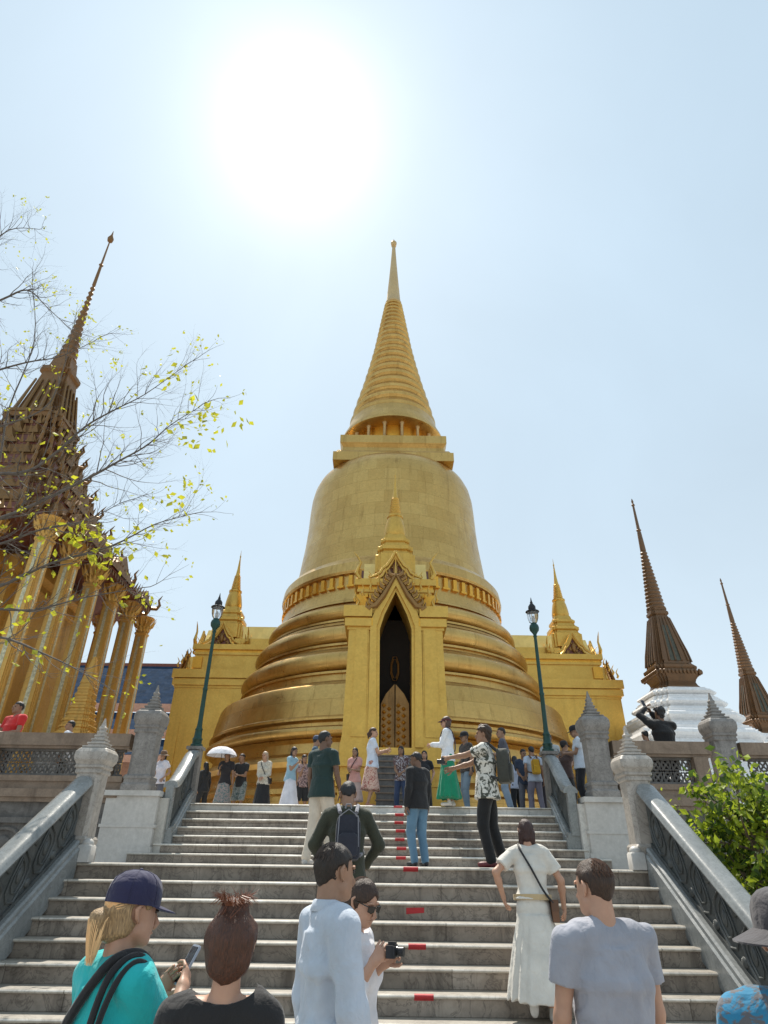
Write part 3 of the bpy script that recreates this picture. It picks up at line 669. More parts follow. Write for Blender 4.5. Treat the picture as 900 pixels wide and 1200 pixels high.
    prs += [(.16, z), (.13, z+.05), (.08, 14.3), (.045, 14.7), (.03, 14.9), (.05, 14.95), (.02, 15.02), (.005, 15.3)]
    sp.lathe([(a*.8, z-H0) for a, z in prs], 20, (0, cy, 0)); sp.build('porch_spire', M['goldplain'], body, smooth=30)
    return body
portico(0); pr_ = portico(PI/2, False); portico(-PI/2, False); pr_.location = (.5, 0, -.22)
# ================================================================ white chedis with tiled spires
def white_chedi(loc, label):
    r = empty('white_chedi', loc); tag(r, label, 'stupa', 'white chedis with tiled spires')
    a = 1.0; b = MB()
    tiers = [(3.6, 0, .6), (3.3, .6, 1.2), (2.9, 1.2, 2.1), (2.45, 2.1, 2.95), (2.05, 2.95, 3.65), (1.68, 3.65, 4.3), (1.34, 4.3, 4.8), (1.12, 4.8, 5.2)]
    pr = []
    for hw, z0, z1 in tiers:
        h = z1-z0; pr += [(hw-.02, z0), (hw, z0+.03), (hw, z0+h*.2), (hw-.12, z0+h*.27), (hw-.16, z0+h*.36), (hw-.05, z0+h*.48), (hw-.0, z0+h*.62), (hw-.04, z0+h*.78), (hw-.16, z0+h*.86), (hw-.16, z1-.001)]
    b.poly([(a*1.08, z) for a, z in pr], RD3); b.build('stepped_base', M['white'], r, smooth=25)
    b = MB(); b.poly([(a*.86, z) for a, z in [(.93, 5.2), (.93, 5.32), (.85, 5.4), (.80, 5.52), (.84, 5.62), (.98, 5.78), (1.0, 5.9), (.92, 5.98), (.96, 6.04), (.96, 6.12), (.82, 6.2), (.8, 6.3), (.74, 6.7), (.63, 7.2), (.50, 7.8), (.41, 8.2), (.35, 8.3), (.42, 8.36), (.42, 8.46), (.36, 8.52), (.38, 8.56), (.38, 8.62), (.3, 8.68)]], RD3); bl = b.build('tiled_bell', M['tile'], r, smooth=25)
    p = MB()
    for k in range(4):
        q = [(.42, 0), (-.42, 0), (-.25, 1.7), (.25, 1.7)]; c, s_ = math.cos(k*PI/2), math.sin(k*PI/2)
        vs = [(.705, -.26, 6.3), (.705, .26, 6.3), (.45, .165, 7.8), (.45, -.165, 7.8)]
        p.add([(x*c-y*s_, x*s_+y*c, z) for x, y, z in vs], [(0, 1, 2, 3)])
    p.build('inlay', M['tile2'], bl, smooth=0)
    q = MB()
    for k in range(4):
        c, s_ = math.cos(k*PI/2), math.sin(k*PI/2)
        for t_ in (-1, -.5, 0, .5, 1):
            q.tube([(x*.86*c-y*.86*s_, x*.86*s_+y*.86*c, z) for x, y, z in ((.83, .56*t_, 6.3), (.76, .5*t_, 6.75), (.65, .42*t_, 7.2), (.52, .32*t_, 7.8), (.43, .26*t_, 8.2))], [.04, .035, .03, .026, .02], 5)
        for t_ in range(-5, 6): q.ell((.85*c-.145*t_*s_, .85*s_+.145*t_*c, 5.84), (.07, .07, .1), 6, 5)
    q.build('ribs', M['tile'], bl, smooth=45)
    prs = [(.3, 8.6)]; z, rr_ = 8.6, .35
    for k in range(16): prs += [(rr_, z), (rr_+.035, z+.06), (rr_-.02, z+.15)]; z += .17; rr_ -= .0155
    prs += [(.12, z), (.12, z+.1), (.09, z+.9), (.07, 12.3), (.11, 12.35), (.07, 12.42), (.045, 13.6), (.08, 13.65), (.035, 13.75), (.05, 13.85), (.01, 14.0)]
    b = MB(); b.lathe(prs, 20); b.build('tiled_spire', M['tile'], r, smooth=30)
    return r
WZ = ZT-.35
white_chedi((11.35, 24, WZ), 'white stepped chedi with brown tiled spire behind the black clad photographer')
white_chedi((19.6, 32.7, WZ), 'white chedi with brown tiled spire at the right edge of the photo, the farther one')
# ================================================================ mondop (temple hall with pillars and tiered spire)
mo = empty('temple_hall', (-15.9, 22.8, ZT)); tag(mo, 'ornate gilded temple hall with tall pillars and tiered spire at the left', 'temple')
HW = 4.75
b = MB(); b.poly([(HW+.9, 0), (HW+.9, .3), (HW+.7, .4), (HW+.7, 1.0), (HW+.55, 1.1)], RD); b.build('plinth', M['newel'], mo, smooth=0)
b = MB(); b.poly([(3.0, 1.1), (3.0, 8.9)], RD)
for s4 in range(4):
    for k in range(5):
        z = 1.3
        for j, (hh, ww) in enumerate(((.3, 3.1), (.25, 3.06), (.2, 3.12))): pass
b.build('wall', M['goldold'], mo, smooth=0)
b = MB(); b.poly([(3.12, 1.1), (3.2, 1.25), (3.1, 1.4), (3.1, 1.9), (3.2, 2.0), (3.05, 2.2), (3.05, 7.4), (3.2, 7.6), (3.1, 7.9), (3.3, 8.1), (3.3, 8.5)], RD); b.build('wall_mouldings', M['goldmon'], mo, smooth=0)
cols = []
for i in range(6):
    f_ = -HW+i*2*HW/5
    for p in ((HW, f_), (f_, -HW), (f_, HW), (-HW, f_)):
        if p not in cols and not any(abs(p[0]-q[0])+abs(p[1]-q[1]) < .1 for q in cols): cols.append(p)
# copies of one pillar
def pillar(x, y):
    b = MB(); b.poly([(.42, 1.1), (.42, 1.35), (.34, 1.45), (.38, 1.6), (.32, 1.75), (.28, 2.0), (.235, 8.0), (.27, 8.05), (.27, 8.12), (.22, 8.16)], RD, (0, 0, 0)); o = b.build('pillar', M['goldmon'], mo, smooth=0); o.location = (x, y, 0)
    c = MB()
    for k in range(12):
        a = 2*PI*k/12
        for (r0, z0, r1, z1) in ((.22, 8.1, .42, 8.5), (.26, 8.35, .55, 8.78)):
            ca, sa = math.cos(a), math.sin(a)
            c.add([(r0*ca-.09*sa, r0*sa+.09*ca, z0), (r0*ca+.09*sa, r0*sa-.09*ca, z0), (r1*ca, r1*sa, z1+.08), ((r1-.12)*ca, (r1-.12)*sa, z0+.1)], [(0, 1, 2), (1, 3, 2), (3, 0, 2)])
    c.lathe([(.22, 8.1), (.3, 8.6), (.45, 8.85)], 12); c.build('lotus_capital', M['goldmon'], o, smooth=0)
    g = MB()
    for k in range(4):
        ca, sa = math.cos(k*PI/2), math.sin(k*PI/2); vs = [(.285, -.07, 2.1), (.285, .07, 2.1), (.24, .06, 7.9), (.24, -.06, 7.9)]
        g.add([(p*ca-q*sa, p*sa+q*ca, z) for p, q, z in vs], [(0, 1, 2, 3)])
    g.build('glass_inlay', M['palegold'], o, smooth=0)
    return o
p0 = None
for x, y in cols:
    if p0 is None: p0 = pillar(x, y); continue
    c = copy_tree(p0, mo); c.location = (x, y, 0)
# roof: tiers with antefixes
zt, hw = 8.85, HW+.55
r3 = random.Random(3)
tierspec = []
for k in range(9): tierspec.append((hw, zt)); hw *= .845 if k else .80; zt += .98-.045*k
for k, (hw, z) in enumerate(tierspec):
    nx = tierspec[k+1][0] if k < 8 else hw*.8; zn = tierspec[k+1][1] if k < 8 else z+.7; b = MB(); b.mi = 0
    b.poly([(hw-.1, z), (hw, z+.04), (hw, z+.16), (hw-.12, z+.2), (hw-.2, z+.3), (nx+.05, z+.62*(zn-z)), (nx, zn+.02)], RD)
    b.mi = 1
    n = max(9, int(hw*2/.25))
    for s4 in range(4):
        ca, sa = math.cos(s4*PI/2), math.sin(s4*PI/2)
        def put(vs, fs): b.add([(p*ca-q*sa, p*sa+q*ca, zz_) for p, q, zz_ in vs], fs)
        for i in range(n):
            t_ = -hw*.98+(i+.5)*2*hw*.98/n; h = .3+.14*r3.random(); e = hw*(1 if abs(t_) < hw*.72 else (.86 if abs(t_) < hw*.86 else .72)); mid_ = i == n//2
            if abs(t_) > hw*.86: e = hw*.74; 
            big = 1.0
            put([(e+.03, t_-.085*big, z+.12), (e+.03, t_+.085*big, z+.12), (e+.12, t_, z+.16+h*big), (e-.1, t_, z+.12)], [(0, 1, 2), (1, 3, 2), (3, 0, 2)])
            put([(e-.02, t_-.10, z+.05), (e-.02, t_+.10, z+.05), (e+.0, t_, z-.2), (e-.12, t_, z+.05)], [(0, 2, 1), (1, 2, 3), (3, 2, 0)])
        for ds in (0, 1):        # dormer gables in the middle of each tier side
            for cc in ((0,) if ds == 0 else (-.55*hw, .55*hw)):
                wd, hh = ((.24*hw, .85) if ds == 0 else (.11*hw, .55)); e = hw+.08
                put([(e, cc-wd, z+.1), (e, cc+wd, z+.1), (e, cc+wd*.4, z+.1+hh*.45), (e, cc, z+.1+hh), (e, cc-wd*.4, z+.1+hh*.45), (e-.5, cc, z+.1+hh*.9), (e-.5, cc-wd, z+.1), (e-.5, cc+wd, z+.1)], [(0, 1, 2, 3, 4), (0, 4, 3, 5, 6), (1, 7, 5, 3, 2)])
        # corner nagas
        for q in (.72, .86, 1.0):
            qq = {.72: 1.0, .86: .86, 1.0: .72}[q]
            x0, y0 = hw*q, hw*qq
            P = [(x0, y0, z+.15), (x0+.18, y0+.18, z+.2), (x0+.26, y0+.26, z+.4), (x0+.2, y0+.2, z+.62), (x0+.3, y0+.3, z+.9)]
            b.tube([(p*ca-q_*sa, p*sa+q_*ca, zz_) for p, q_, zz_ in P], [.09, .09, .07, .05, .01], 5)
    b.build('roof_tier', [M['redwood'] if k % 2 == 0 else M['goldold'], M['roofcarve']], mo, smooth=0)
hw, z = tierspec[8][0]*.98, tierspec[8][1]+.6
b = MB(); b.poly([(hw, z), (hw*1.02, z+.3), (hw*.8, z+.5), (hw*.62, z+2.0), (hw*.5, z+3.2), (hw*.58, z+3.3), (hw*.58, z+3.5), (hw*.42, z+3.6), (hw*.34, z+4.4)], RD)
b.build('bell_tier', M['goldold'], mo, smooth=0)
b = MB(); b.poly([(hw*1.0+.06, z+.25), (hw*1.0+.06, z+.4), (hw*.9, z+.45)], RD)
for s4 in range(4):
    ca, sa = math.cos(s4*PI/2), math.sin(s4*PI/2)
    for q in (-1, -.5, 0, .5, 1):
        b.tube([((hw*.86*(1-.0)+.02)*ca-q*hw*.6*sa, (hw*.86+.02)*sa+q*hw*.6*ca, z+.5), ((hw*.6)*ca-q*hw*.45*sa, (hw*.6)*sa+q*hw*.45*ca, z+2.6)], [.09, .05], 5)
b.build('bell_ribs', M['roofcarve'], mo, smooth=0)
z += 4.4; r = hw*.33; prs = []; top = 30.6
n = 15
for k in range(n):
    prs += [(r, z), (r+.05, z+.1), (r-.03, z+.3)]; z += .37; r *= .885
prs += [(.09, z), (.07, z+1.6), (.12, z+1.65), (.06, z+1.75), (.035, top-1.0), (.14, top-.9), (.17, top-.7), (.06, top-.4), (.01, top)]
b = MB(); b.lathe(prs, 14); b.build('spire', M['goldold'], mo, smooth=30)
print('mondop spire base z', z, r)
# ================================================================ hall with blue tiled roofs behind
hb = empty('roofed_hall', (-16, 45, ZT)); tag(hb, 'distant hall with dark blue tiled roofs and pink bands', 'building')
b = MB(); b.box(-16, 12.3, .5, 14, 0, 5.0); b.build('wall', M['pinkband'], hb, smooth=0)
def roofp(x0, x1, y0, z0, y1, z1, name='roof'):
    b = MB(); b.add([(x0, y0, z0), (x1, y0, z0), (x1, y1, z1), (x0, y1, z1), (x0, y0, z0-.1), (x1, y0, z0-.1), (x1, y1, z1-.1), (x0, y1, z1-.1)], [(0, 1, 2, 3), (7, 6, 5, 4), (0, 4, 5, 1), (1, 5, 6, 2), (2, 6, 7, 3), (3, 7, 4, 0)])
    return b.build(name, M['bluetile'], hb, smooth=0)
def bandp(x0, x1, y, z0, z1, m='pinkband'):
    b = MB(); b.box(x0, x1, y-.2, y+.1, z0, z1); b.build('fascia', M[m], hb, smooth=0)
roofp(-16, 12.3, 2, 9.2, 6, 13.1); bandp(-16, 12.3, 6.2, 12.95, 13.35, 'redwood'); bandp(-16, 12.35, 2, 8.6, 9.15)
roofp(-16, 12.5, 0, 7.0, 1.9, 8.5); bandp(-16, 12.5, 0, 6.4, 6.95); roofp(-16, 12.7, -1.6, 5.1, -.2, 6.3); bandp(-16, 12.7, -1.6, 4.6, 5.05)
# small gilded shrine spire on grey pedestal beside the hall
gs = empty('guardian_pedestal', (-9.55, 20.2, ZT)); tag(gs, 'grey marble pedestal with gilded tiers beside the temple hall pillars', 'pedestal')
b = MB(); b.poly([(.85, 0), (.85, .5), (.78, .6), (.74, 1.5), (.82, 1.6), (.82, 1.75)], BS); b.build('pedestal', M['newelg'], gs, smooth=0)
b = MB(); pr = []; z = 1.75; hw = .72
for k in range(11): pr += [(hw, z), (hw, z+.07), (hw*.88, z+.10), (hw*.84, z+.18)]; z += .2; hw *= .9
pr += [(hw, z), (.05, z+.9)]; b.poly(pr, RD3); b.build('gilded_tiers', M['goldmon'], gs, smooth=0)
# ================================================================ figures: smooth bodies and clothes from blended shapes
def _vn(P, s, seed):
    """cheap smooth value noise"""
    q = P*s; i = np.floor(q).astype(np.int64); f = q-i; f = f*f*(3-2*f)
    def hsh(a, b, c):
        h = (a*73856093) ^ (b*19349663) ^ (c*83492791) ^ (seed*2654435); h = (h ^ (h >> 13))*1274126177; return ((h & 0xffff)/65535.0)-.5
    r = 0
    for dx in (0, 1):
        for dy in (0, 1):
            for dz in (0, 1):
                w_ = (f[..., 0] if dx else 1-f[..., 0])*(f[..., 1] if dy else 1-f[..., 1])*(f[..., 2] if dz else 1-f[..., 2])
                r = r+w_*hsh(i[..., 0]+dx, i[..., 1]+dy, i[..., 2]+dz)
    return r
def A(*v): return np.array(v, float)
def nrm_(v): return v/max(np.linalg.norm(v), 1e-9)
def d_cap(P, a, b, r0, r1):
    ab = b-a; t = np.clip(((P-a)@ab)/max(ab@ab, 1e-9), 0, 1); c = P-a-t[..., None]*ab
    return np.sqrt((c*c).sum(-1))-(r0+(r1-r0)*t)
def d_ell(P, c, r, R=None):
    q = P-c
    if R is not None: q = q@R
    k = np.sqrt(((q/r)**2).sum(-1)); k1 = np.sqrt(((q/(r*r))**2).sum(-1)); return k*(k-1)/np.maximum(k1, 1e-6)
def d_sec(P, a, b, s0, s1, ux, uy, cap=.03):
    """elliptical tapered column a -> b; half widths s0 -> s1 along ux, uy"""
    ab = b-a; L = math.sqrt(ab@ab); ax = ab/L; q = P-a; h = q@ax; t = np.clip(h/L, 0, 1)
    sx = s0[0]+(s1[0]-s0[0])*t; sy = s0[1]+(s1[1]-s0[1])*t; x = q@ux/sx; y = q@uy/sy; e = np.maximum(np.maximum(-h, h-L), 0)
    k = np.sqrt(x*x+y*y)+1e-9; d = (k-1)*(np.minimum(sx, sy)*.5+.5*np.sqrt((sx*x/k)**2+(sy*y/k)**2))
    return np.where(e > 0, np.sqrt(np.maximum(d, 0)**2+e*e)-0*cap+np.minimum(d, 0)*0, d)
def smin(a, b, k):
    h = np.clip(.5+.5*(b-a)/k, 0, 1); return b+(a-b)*h-k*h*(1-h)
def field(prims, k):
    def fn(P):
        D = None
        for p in prims:
            kk = k; q = p
            if q[0] == 'c': d = d_cap(P, *q[1:5])
            elif q[0] == 'e': d = d_ell(P, *q[1:])
            else: d = d_sec(P, *q[1:7])
            D = d if D is None else smin(D, d, kk)
        return D
    return fn
def bounds(prims, pad):
    lo, hi = [], []
    for p in prims:
        if p[0] == 'c': r = max(p[3], p[4]); lo += [p[1]-r, p[2]-r]; hi += [p[1]+r, p[2]+r]
        elif p[0] == 'e': r = max(p[2]); lo.append(p[1]-r); hi.append(p[1]+r)
        else: r = max(*p[3], *p[4]); lo += [p[1]-r, p[2]-r]; hi += [p[1]+r, p[2]+r]
    return np.min(lo, 0)-pad, np.max(hi, 0)+pad
def surf(fn, lo, hi, h):
    """surface nets"""
    n = np.maximum(np.ceil((hi-lo)/h).astype(int)+1, 3)
    ax = [lo[i]+h*np.arange(n[i]) for i in range(3)]
    G = np.stack(np.meshgrid(*ax, indexing='ij'), -1); D = fn(G)
    D[0] = D[-1] = 1; D[:, 0] = D[:, -1] = 1; D[:, :, 0] = D[:, :, -1] = 1
    S = D < 0; C = [(i, j, k) for i in (0, 1) for j in (0, 1) for k in (0, 1)]
    m = [a-1 for a in n]
    def cs(Aa, c): return Aa[c[0]:c[0]+m[0], c[1]:c[1]+m[1], c[2]:c[2]+m[2]]
    cnt = sum(cs(S, c).astype(int) for c in C); act = (cnt > 0) & (cnt < 8)
    idx = -np.ones(m, int); idx[act] = np.arange(act.sum()); base = np.argwhere(act).astype(float)
    acc = np.zeros((len(base), 3)); w_ = np.zeros(len(base))
    for a in C:
        for ax_ in range(3):
            if a[ax_]: continue
            b = list(a); b[ax_] = 1; b = tuple(b)
            da = cs(D, a)[act]; db = cs(D, b)[act]; x = (da < 0) != (db < 0)
            t = np.where(x, da/np.where(x, da-db, 1), 0); p = np.array(a, float)[None]+0*base; p[:, ax_] += t
            acc[x] += p[x]; w_[x] += 1
    V = lo+(base+acc/np.maximum(w_, 1)[:, None])*h
    F = []
    for ax_ in range(3):
        o1, o2 = [(1, 2), (2, 0), (0, 1)][ax_]
        s0 = S[tuple(slice(0, n[i]-1) if i == ax_ else slice(1, n[i]-1) for i in range(3))]
        s1 = S[tuple(slice(1, n[i]) if i == ax_ else slice(1, n[i]-1) for i in range(3))]
        for flip, msk in ((0, s0 & ~s1), (1, ~s0 & s1)):
            q = np.argwhere(msk)
            for i in range(3):
                if i != ax_: q[:, i] += 1
            def I(d1, d2):
                r = q.copy(); r[:, o1] -= d1; r[:, o2] -= d2; return idx[r[:, 0], r[:, 1], r[:, 2]]
            a, b, c, d = I(1, 1), I(0, 1), I(0, 0), I(1, 0)
            F.append(np.stack([a, b, c, d] if not flip else [d, c, b, a], 1))
    F = np.concatenate(F); F = F[(F >= 0).all(1)]
    return V, F
def mesh_np(name, V, F, mat, parent, extra=None, relax=1):
    for _ in range(relax):
        acc = np.zeros_like(V); c = np.zeros(len(V))
        for i in range(4):
            a, b = F[:, i], F[:, (i+1) % 4]; np.add.at(acc, a, V[b]); np.add.at(c, a, 1); np.add.at(acc, b, V[a]); np.add.at(c, b, 1)
        V = V*.5+.5*acc/np.maximum(c, 1)[:, None]
    vs = [tuple(p) for p in V]; fs = [tuple(int(i) for i in f) for f in F]
    if extra:
        o = len(vs); vs += extra.v; fs += [tuple(i+o for i in f) for f in extra.f]
    me = bpy.data.meshes.new(name); me.from_pydata(vs, [], fs); me.materials.append(mat); me.shade_smooth(); me.update()
    o = bpy.data.objects.new(name, me); sc.collection.objects.link(o); o.parent = parent; return o
def ik(a, c, l1, l2, hint):
    v = c-a; d = np.linalg.norm(v); mx = (l1+l2)*.995
    if d > mx: c = a+v/d*mx; v = c-a; d = mx
    x = (l1*l1-l2*l2+d*d)/(2*d); hgt = math.sqrt(max(l1*l1-x*x, 0)); u = v/d
    hn = hint-u*(hint@u); return a+u*x+nrm_(hn)*hgt, c
_matcache = {}
def CM(kind, *a):
    k = (kind, a)
    if k not in _matcache: _matcache[k] = {'cloth': cloth, 'skin': skinm, 'hair': hairm, 'plain': lambda c, r=.5: plain('trim', c, r)}[kind](*a)
    return _matcache[k]
SK = {'light': (.48, .27, .18), 'mid': (.34, .19, .12), 'tan': (.30, .165, .10), 'brown': (.17, .09, .055)}
BLK = (.012, .011, .013)
EX = A(1, 0, 0); EY = A(0, 1, 0); EZ = A(0, 0, 1)
def rotm(yaw=0, pitch=0, roll=0):
    y, p, r = math.radians(yaw), math.radians(pitch), math.radians(roll)
    Rz = np.array([[math.cos(y), -math.sin(y), 0], [math.sin(y), math.cos(y), 0], [0, 0, 1]])
    Rx = np.array([[1, 0, 0], [0, math.cos(p), -math.sin(p)], [0, math.sin(p), math.cos(p)]])
    Ry = np.array([[math.cos(r), 0, math.sin(r)], [0, 1, 0], [-math.sin(r), 0, math.cos(r)]])
    return Rz@Rx@Ry
def hand(mb, wr, d, up, side, s, curl=35, fine=False):
    """five tapered, bent fingers; returns palm primitives. d = pointing direction, up = back-of-hand normal, side +1: thumb towards +lat"""
    d = nrm_(d); up = nrm_(up-d*(up@d)); lat = np.cross(d, up)*side
    pal = wr+d*.045*s
    pr = [('s', wr-d*.005*s, wr+d*.085*s, (.026*s, .016*s), (.040*s, .0145*s), lat, up), ('c', wr+lat*.012*s, wr+lat*.034*s+d*.045*s, .015*s, .013*s)]
    n = 8 if fine else 6
    for i, (o, L) in enumerate(((.030, .072), (.010, .082), (-.011, .077), (-.030, .060))):
        p = wr+(d*.082+lat*o)*s; P = [p-d*.015*s, p]; a = math.radians(curl*.5); dd = d
        for seg, l in enumerate((.45, .31, .24)):
            dd = nrm_(d*math.cos(a)-up*math.sin(a)+lat*(.5-.33*i)*.14); p = p+dd*L*l*s; P.append(p); a += math.radians(curl*.85)
        r = .0086*s*(1 if i < 3 else .88); mb.tube(P, [r, r*1.04, r*1.02, r*.94, r*.62], n)
    p = wr+(d*.022+lat*.024-up*.004)*s; P = [p]; a = .75
    for l, da in ((.038, -.25), (.032, -.35), (.024, 0)):
        p = p+(d*math.cos(a)+lat*math.sin(a)*.9-up*.35*(1 if curl > 25 else .3))*l*s; P.append(p); a += da
    mb.tube(P, [.013*s, .0115*s, .0105*s, .007*s], n)
    return pr
def person(label, loc, yaw, H=1.7, sex='m', sk='light', hair=('short', BLK), top=((.6, .6, .6), 'short'), bottom=((.03, .03, .04), 'pants'), shoes=BLK,
           arms=(None, None), feet=(None, None), lean=0, twist=0, hd=(0, 0), h=.016, group=None, loose=1.0, hem=.84, curl=(35, 35), hint=(None, None), palm=(None, None), cap=None, glasses=False, belt=None, girth=1.0, scoop=False, collar=False):
    s = H/1.75; root = empty('person', loc, R_(yaw)); tag(root, label, 'person', group)
    seed = sum(map(ord, label)) % 997
    if h > .02:                                         # loosen the stance of the small figures
        rq = random.Random(seed); hd = (hd[0]+rq.uniform(-30, 30), hd[1]+rq.uniform(-12, 4)); twist += rq.uniform(-8, 8); lean += rq.uniform(-2, 5)
        if arms == (None, None):
            opt = [(None, None), ((-.06, .27, 1.16), (.06, .28, 1.20)), ((-.22, .06, 1.0), None), (None, (.05, .24, 1.34)), ((-.05, .2, 1.05), (.07, .2, 1.03)), (None, (.24, .16, .98))]
            arms = rq.choice(opt)
        if feet == (None, None): feet = ((-.10-rq.uniform(0, .05), rq.uniform(-.08, .12), 0), (.10+rq.uniform(0, .05), rq.uniform(-.1, .08), 0))
    fem = sex == 'f'; W = (.92 if fem else 1.0)*girth
    Ru = rotm(0, -lean)@rotm(twist); pel = A(0, 0, .97)*s
    def U(x, y, z): return pel+Ru@(A(x, y, z)*s-pel)      # upper-body point
    ux, uy, uz = Ru@EX, Ru@EY, Ru@EZ
    skp = SK[sk]; msk = CM('skin', skp)
    sh = [U(-.185*W, -.005, 1.42), U(.185*W, -.005, 1.42)]
    # legs
    ft = [A(-.10, .02, 0) if feet[0] is None else A(*feet[0]), A(.10, -.02, 0) if feet[1] is None else A(*feet[1])]
    legs = []
    for i, sgn in enumerate((-1, 1)):
        hip = A(sgn*.088, 0, .92)*s; an = ft[i]*s+A(0, -.03, .085)*s
        kn, an = ik(hip, an, .435*s, .415*s, A(0, 1, 0)+A(sgn*.1, 0, 0)); legs.append((hip, kn, an))
    body, ex = [], MB()
    # torso
    wst = .118*W if not fem else .105*W
    tor = [('s', U(0, 0, .92), U(0, .0, 1.06), (.150*s*(1.05 if fem else 1)*girth, .105*s*girth), (wst*s*1.1, .09*s*girth), ux, uy), ('s', U(0, 0, 1.04), U(0, -.005, 1.28), (wst*s*1.12, .09*s*girth), (.155*s*W, .105*s*girth), ux, uy),
           ('s', U(0, -.005, 1.26), U(0, -.012, 1.40), (.158*s*W, .108*s*girth), (.135*s*W, .082*s), ux, uy), ('c', sh[0]*.8+sh[1]*.2+uz*.01*s, sh[1]*.8+sh[0]*.2+uz*.01*s, .06*s, .06*s)]
    if fem: tor += [('e', U(-.065, .075, 1.27), A(.062, .055, .06)*s, Ru), ('e', U(.065, .075, 1.27), A(.062, .055, .06)*s, Ru)]
    body += tor
    tr = .07*s*girth
    for hip, kn, an in legs:
        body += [('c', hip, kn, .082*s*girth, .052*s), ('c', kn, kn+(an-kn)*.4, .05*s, .052*s), ('c', kn+(an-kn)*.3, an, .05*s, .034*s)]
    # neck, head
    nk = U(0, -.012, 1.44); Rh = Ru@rotm(hd[0], hd[1]); hb_ = U(0, .0, 1.53); hc = hb_+Rh@(A(0, .018, .105)*s)
    def Hd(x, y, z): return hc+Rh@(A(x, y, z)*s)
    nr = .052 if fem else .060
    body += [('c', nk, Hd(0, -.03, -.06), nr*s*1.08, nr*s*.93), ('c', nk, sh[0]*.55+nk*.45, .045*s, .035*s), ('c', nk, sh[1]*.55+nk*.45, .045*s, .035*s)]
    body += [('e', Hd(0, -.012, .025), A(.074, .094, .088)*s, Rh), ('e', Hd(0, .03, -.035), A(.058, .062, .078)*s, Rh), ('e', Hd(0, .062, -.088), A(.026, .022, .02)*s, Rh),
             ('c', Hd(-.045, .01, -.06), Hd(-.018, .06, -.088), .022*s, .018*s), ('c', Hd(.045, .01, -.06), Hd(.018, .06, -.088), .022*s, .018*s)]
    hm = MB()
    # nose, ears, brow and lips as shaped additions of the same body mesh
    def tb(P, r, n=8): ex.tube([Hd(*p) for p in P], [q*s for q in r], n)
    tb([(0, .078, .02), (0, .092, -.005), (0, .108, -.03), (0, .098, -.042), (0, .08, -.045)], [.007, .0095, .013, .013, .006])
    for sg in (-1, 1):
        tb([(sg*.07, -.002, .022), (sg*.079, -.014, .03), (sg*.083, -.026, .012), (sg*.079, -.018, -.015), (sg*.07, -.004, -.032)], [.006, .009, .0095, .008, .006])
        tb([(sg*.012, .082, .027), (sg*.03, .083, .033), (sg*.05, .07, .026)], [.006, .008, .006], 6)
    tb([(-.024, .078, -.066), (-.01, .09, -.0625), (.01, .09, -.0625), (.024, .078, -.066)], [.003, .0062, .0062, .003], 6)
    tb([(-.02, .077, -.071), (0, .0885, -.0745), (.02, .077, -.071)], [.003, .007, .003], 6)
    # arms
    al, fl = .285*s, .255*s; AR = []
    for i, sg in enumerate((-1, 1)):
        tg = arms[i]
        tgt = U(sg*.25, .05, .83) if tg is None else U(*tg)
        hn = A(*(hint[i] or (sg*.35, -.9, -.5))); hn = Ru@hn
        el, wr = ik(sh[i], tgt, al, fl, hn); AR.append((sh[i], el, wr))
        body += [('c', sh[i], el, .047*s*W, .037*s), ('c', el, el+(wr-el)*.35, .036*s, .037*s), ('c', el+(wr-el)*.3, wr, .036*s, .025*s)]
        fd = nrm_(wr-el); pn = A(*(palm[i] or (sg*.9, 0, .3))); pn = Ru@pn
        hdir = fd
        body += hand(ex, wr, hdir, pn, -1 if (i == 0) else 1, s*(.94 if fem else 1), curl[i], h < .009)
    lo, hi = bounds(body, .03)
    V, F = surf(field(body, .022*s), lo, hi, h); mesh_np('body', V, F, msk, root, ex)
    # eyes
    if not glasses and h < .03:
        e = MB()
        for sg in (-1, 1):
            c0 = Hd(sg*.031, .079, .012); e.ell(tuple(c0), (.011*s, .011*s, .0075*s), 8, 6)
        e.build('eyes', CM('plain', (.03, .02, .015), .25), root, smooth=60)
    if glasses:
        e = MB()
        for sg in (-1, 1):
            e.tube([Hd(sg*.012, .098, .02), Hd(sg*.035, .1, .024), Hd(sg*.06, .088, .02), Hd(sg*.058, .088, -.008), Hd(sg*.035, .098, -.014), Hd(sg*.014, .099, -.004), Hd(sg*.012, .098, .02)], .0035*s, 5)
            q = [Hd(sg*x, y-.001, z) for x, y, z in ((.012, .098, .02), (.035, .1, .024), (.06, .088, .02), (.058, .088, -.008), (.035, .098, -.014), (.014, .099, -.004))]
            e.add(q+[p+Rh@A(0, .003*s, 0) for p in q], [tuple(range(6)), tuple(range(11, 5, -1))])
            e.tube([Hd(sg*.06, .088, .017), Hd(sg*.078, .05, .018), Hd(sg*.082, -.01, .012)], .0032*s, 5)
        e.tube([Hd(-.013, .1, .014), Hd(.013, .1, .014)], .003*s, 5); e.build('sunglasses', CM('plain', (.012, .008, .006), .12), root, smooth=40)
    # clothes -------------------------------------------------------------
    inf = .014*s*loose
    def garment(name, prims, mat, cut, amp, freq, k=.03, rel=1, hh=None):
        lo, hi = bounds(prims, .03); f0 = field(prims, k*s); fr = np.array(freq)
        hair_ = name == 'hair'; amp = amp*(1.45 if h < .009 and not hair_ else 1); off = 0 if hair_ else .30
        def fn(P):
            D = f0(P)
            D = D-amp*s*(off+_vn(P*fr, 1.0, seed)+(.5 if h > .009 or hair_ else .7)*_vn(P*fr, 2.3, seed+5))
            return cut(P, D) if cut else D
        V, F = surf(fn, lo, hi, hh or h); return mesh_np(name, V, F, mat, root, None, rel)
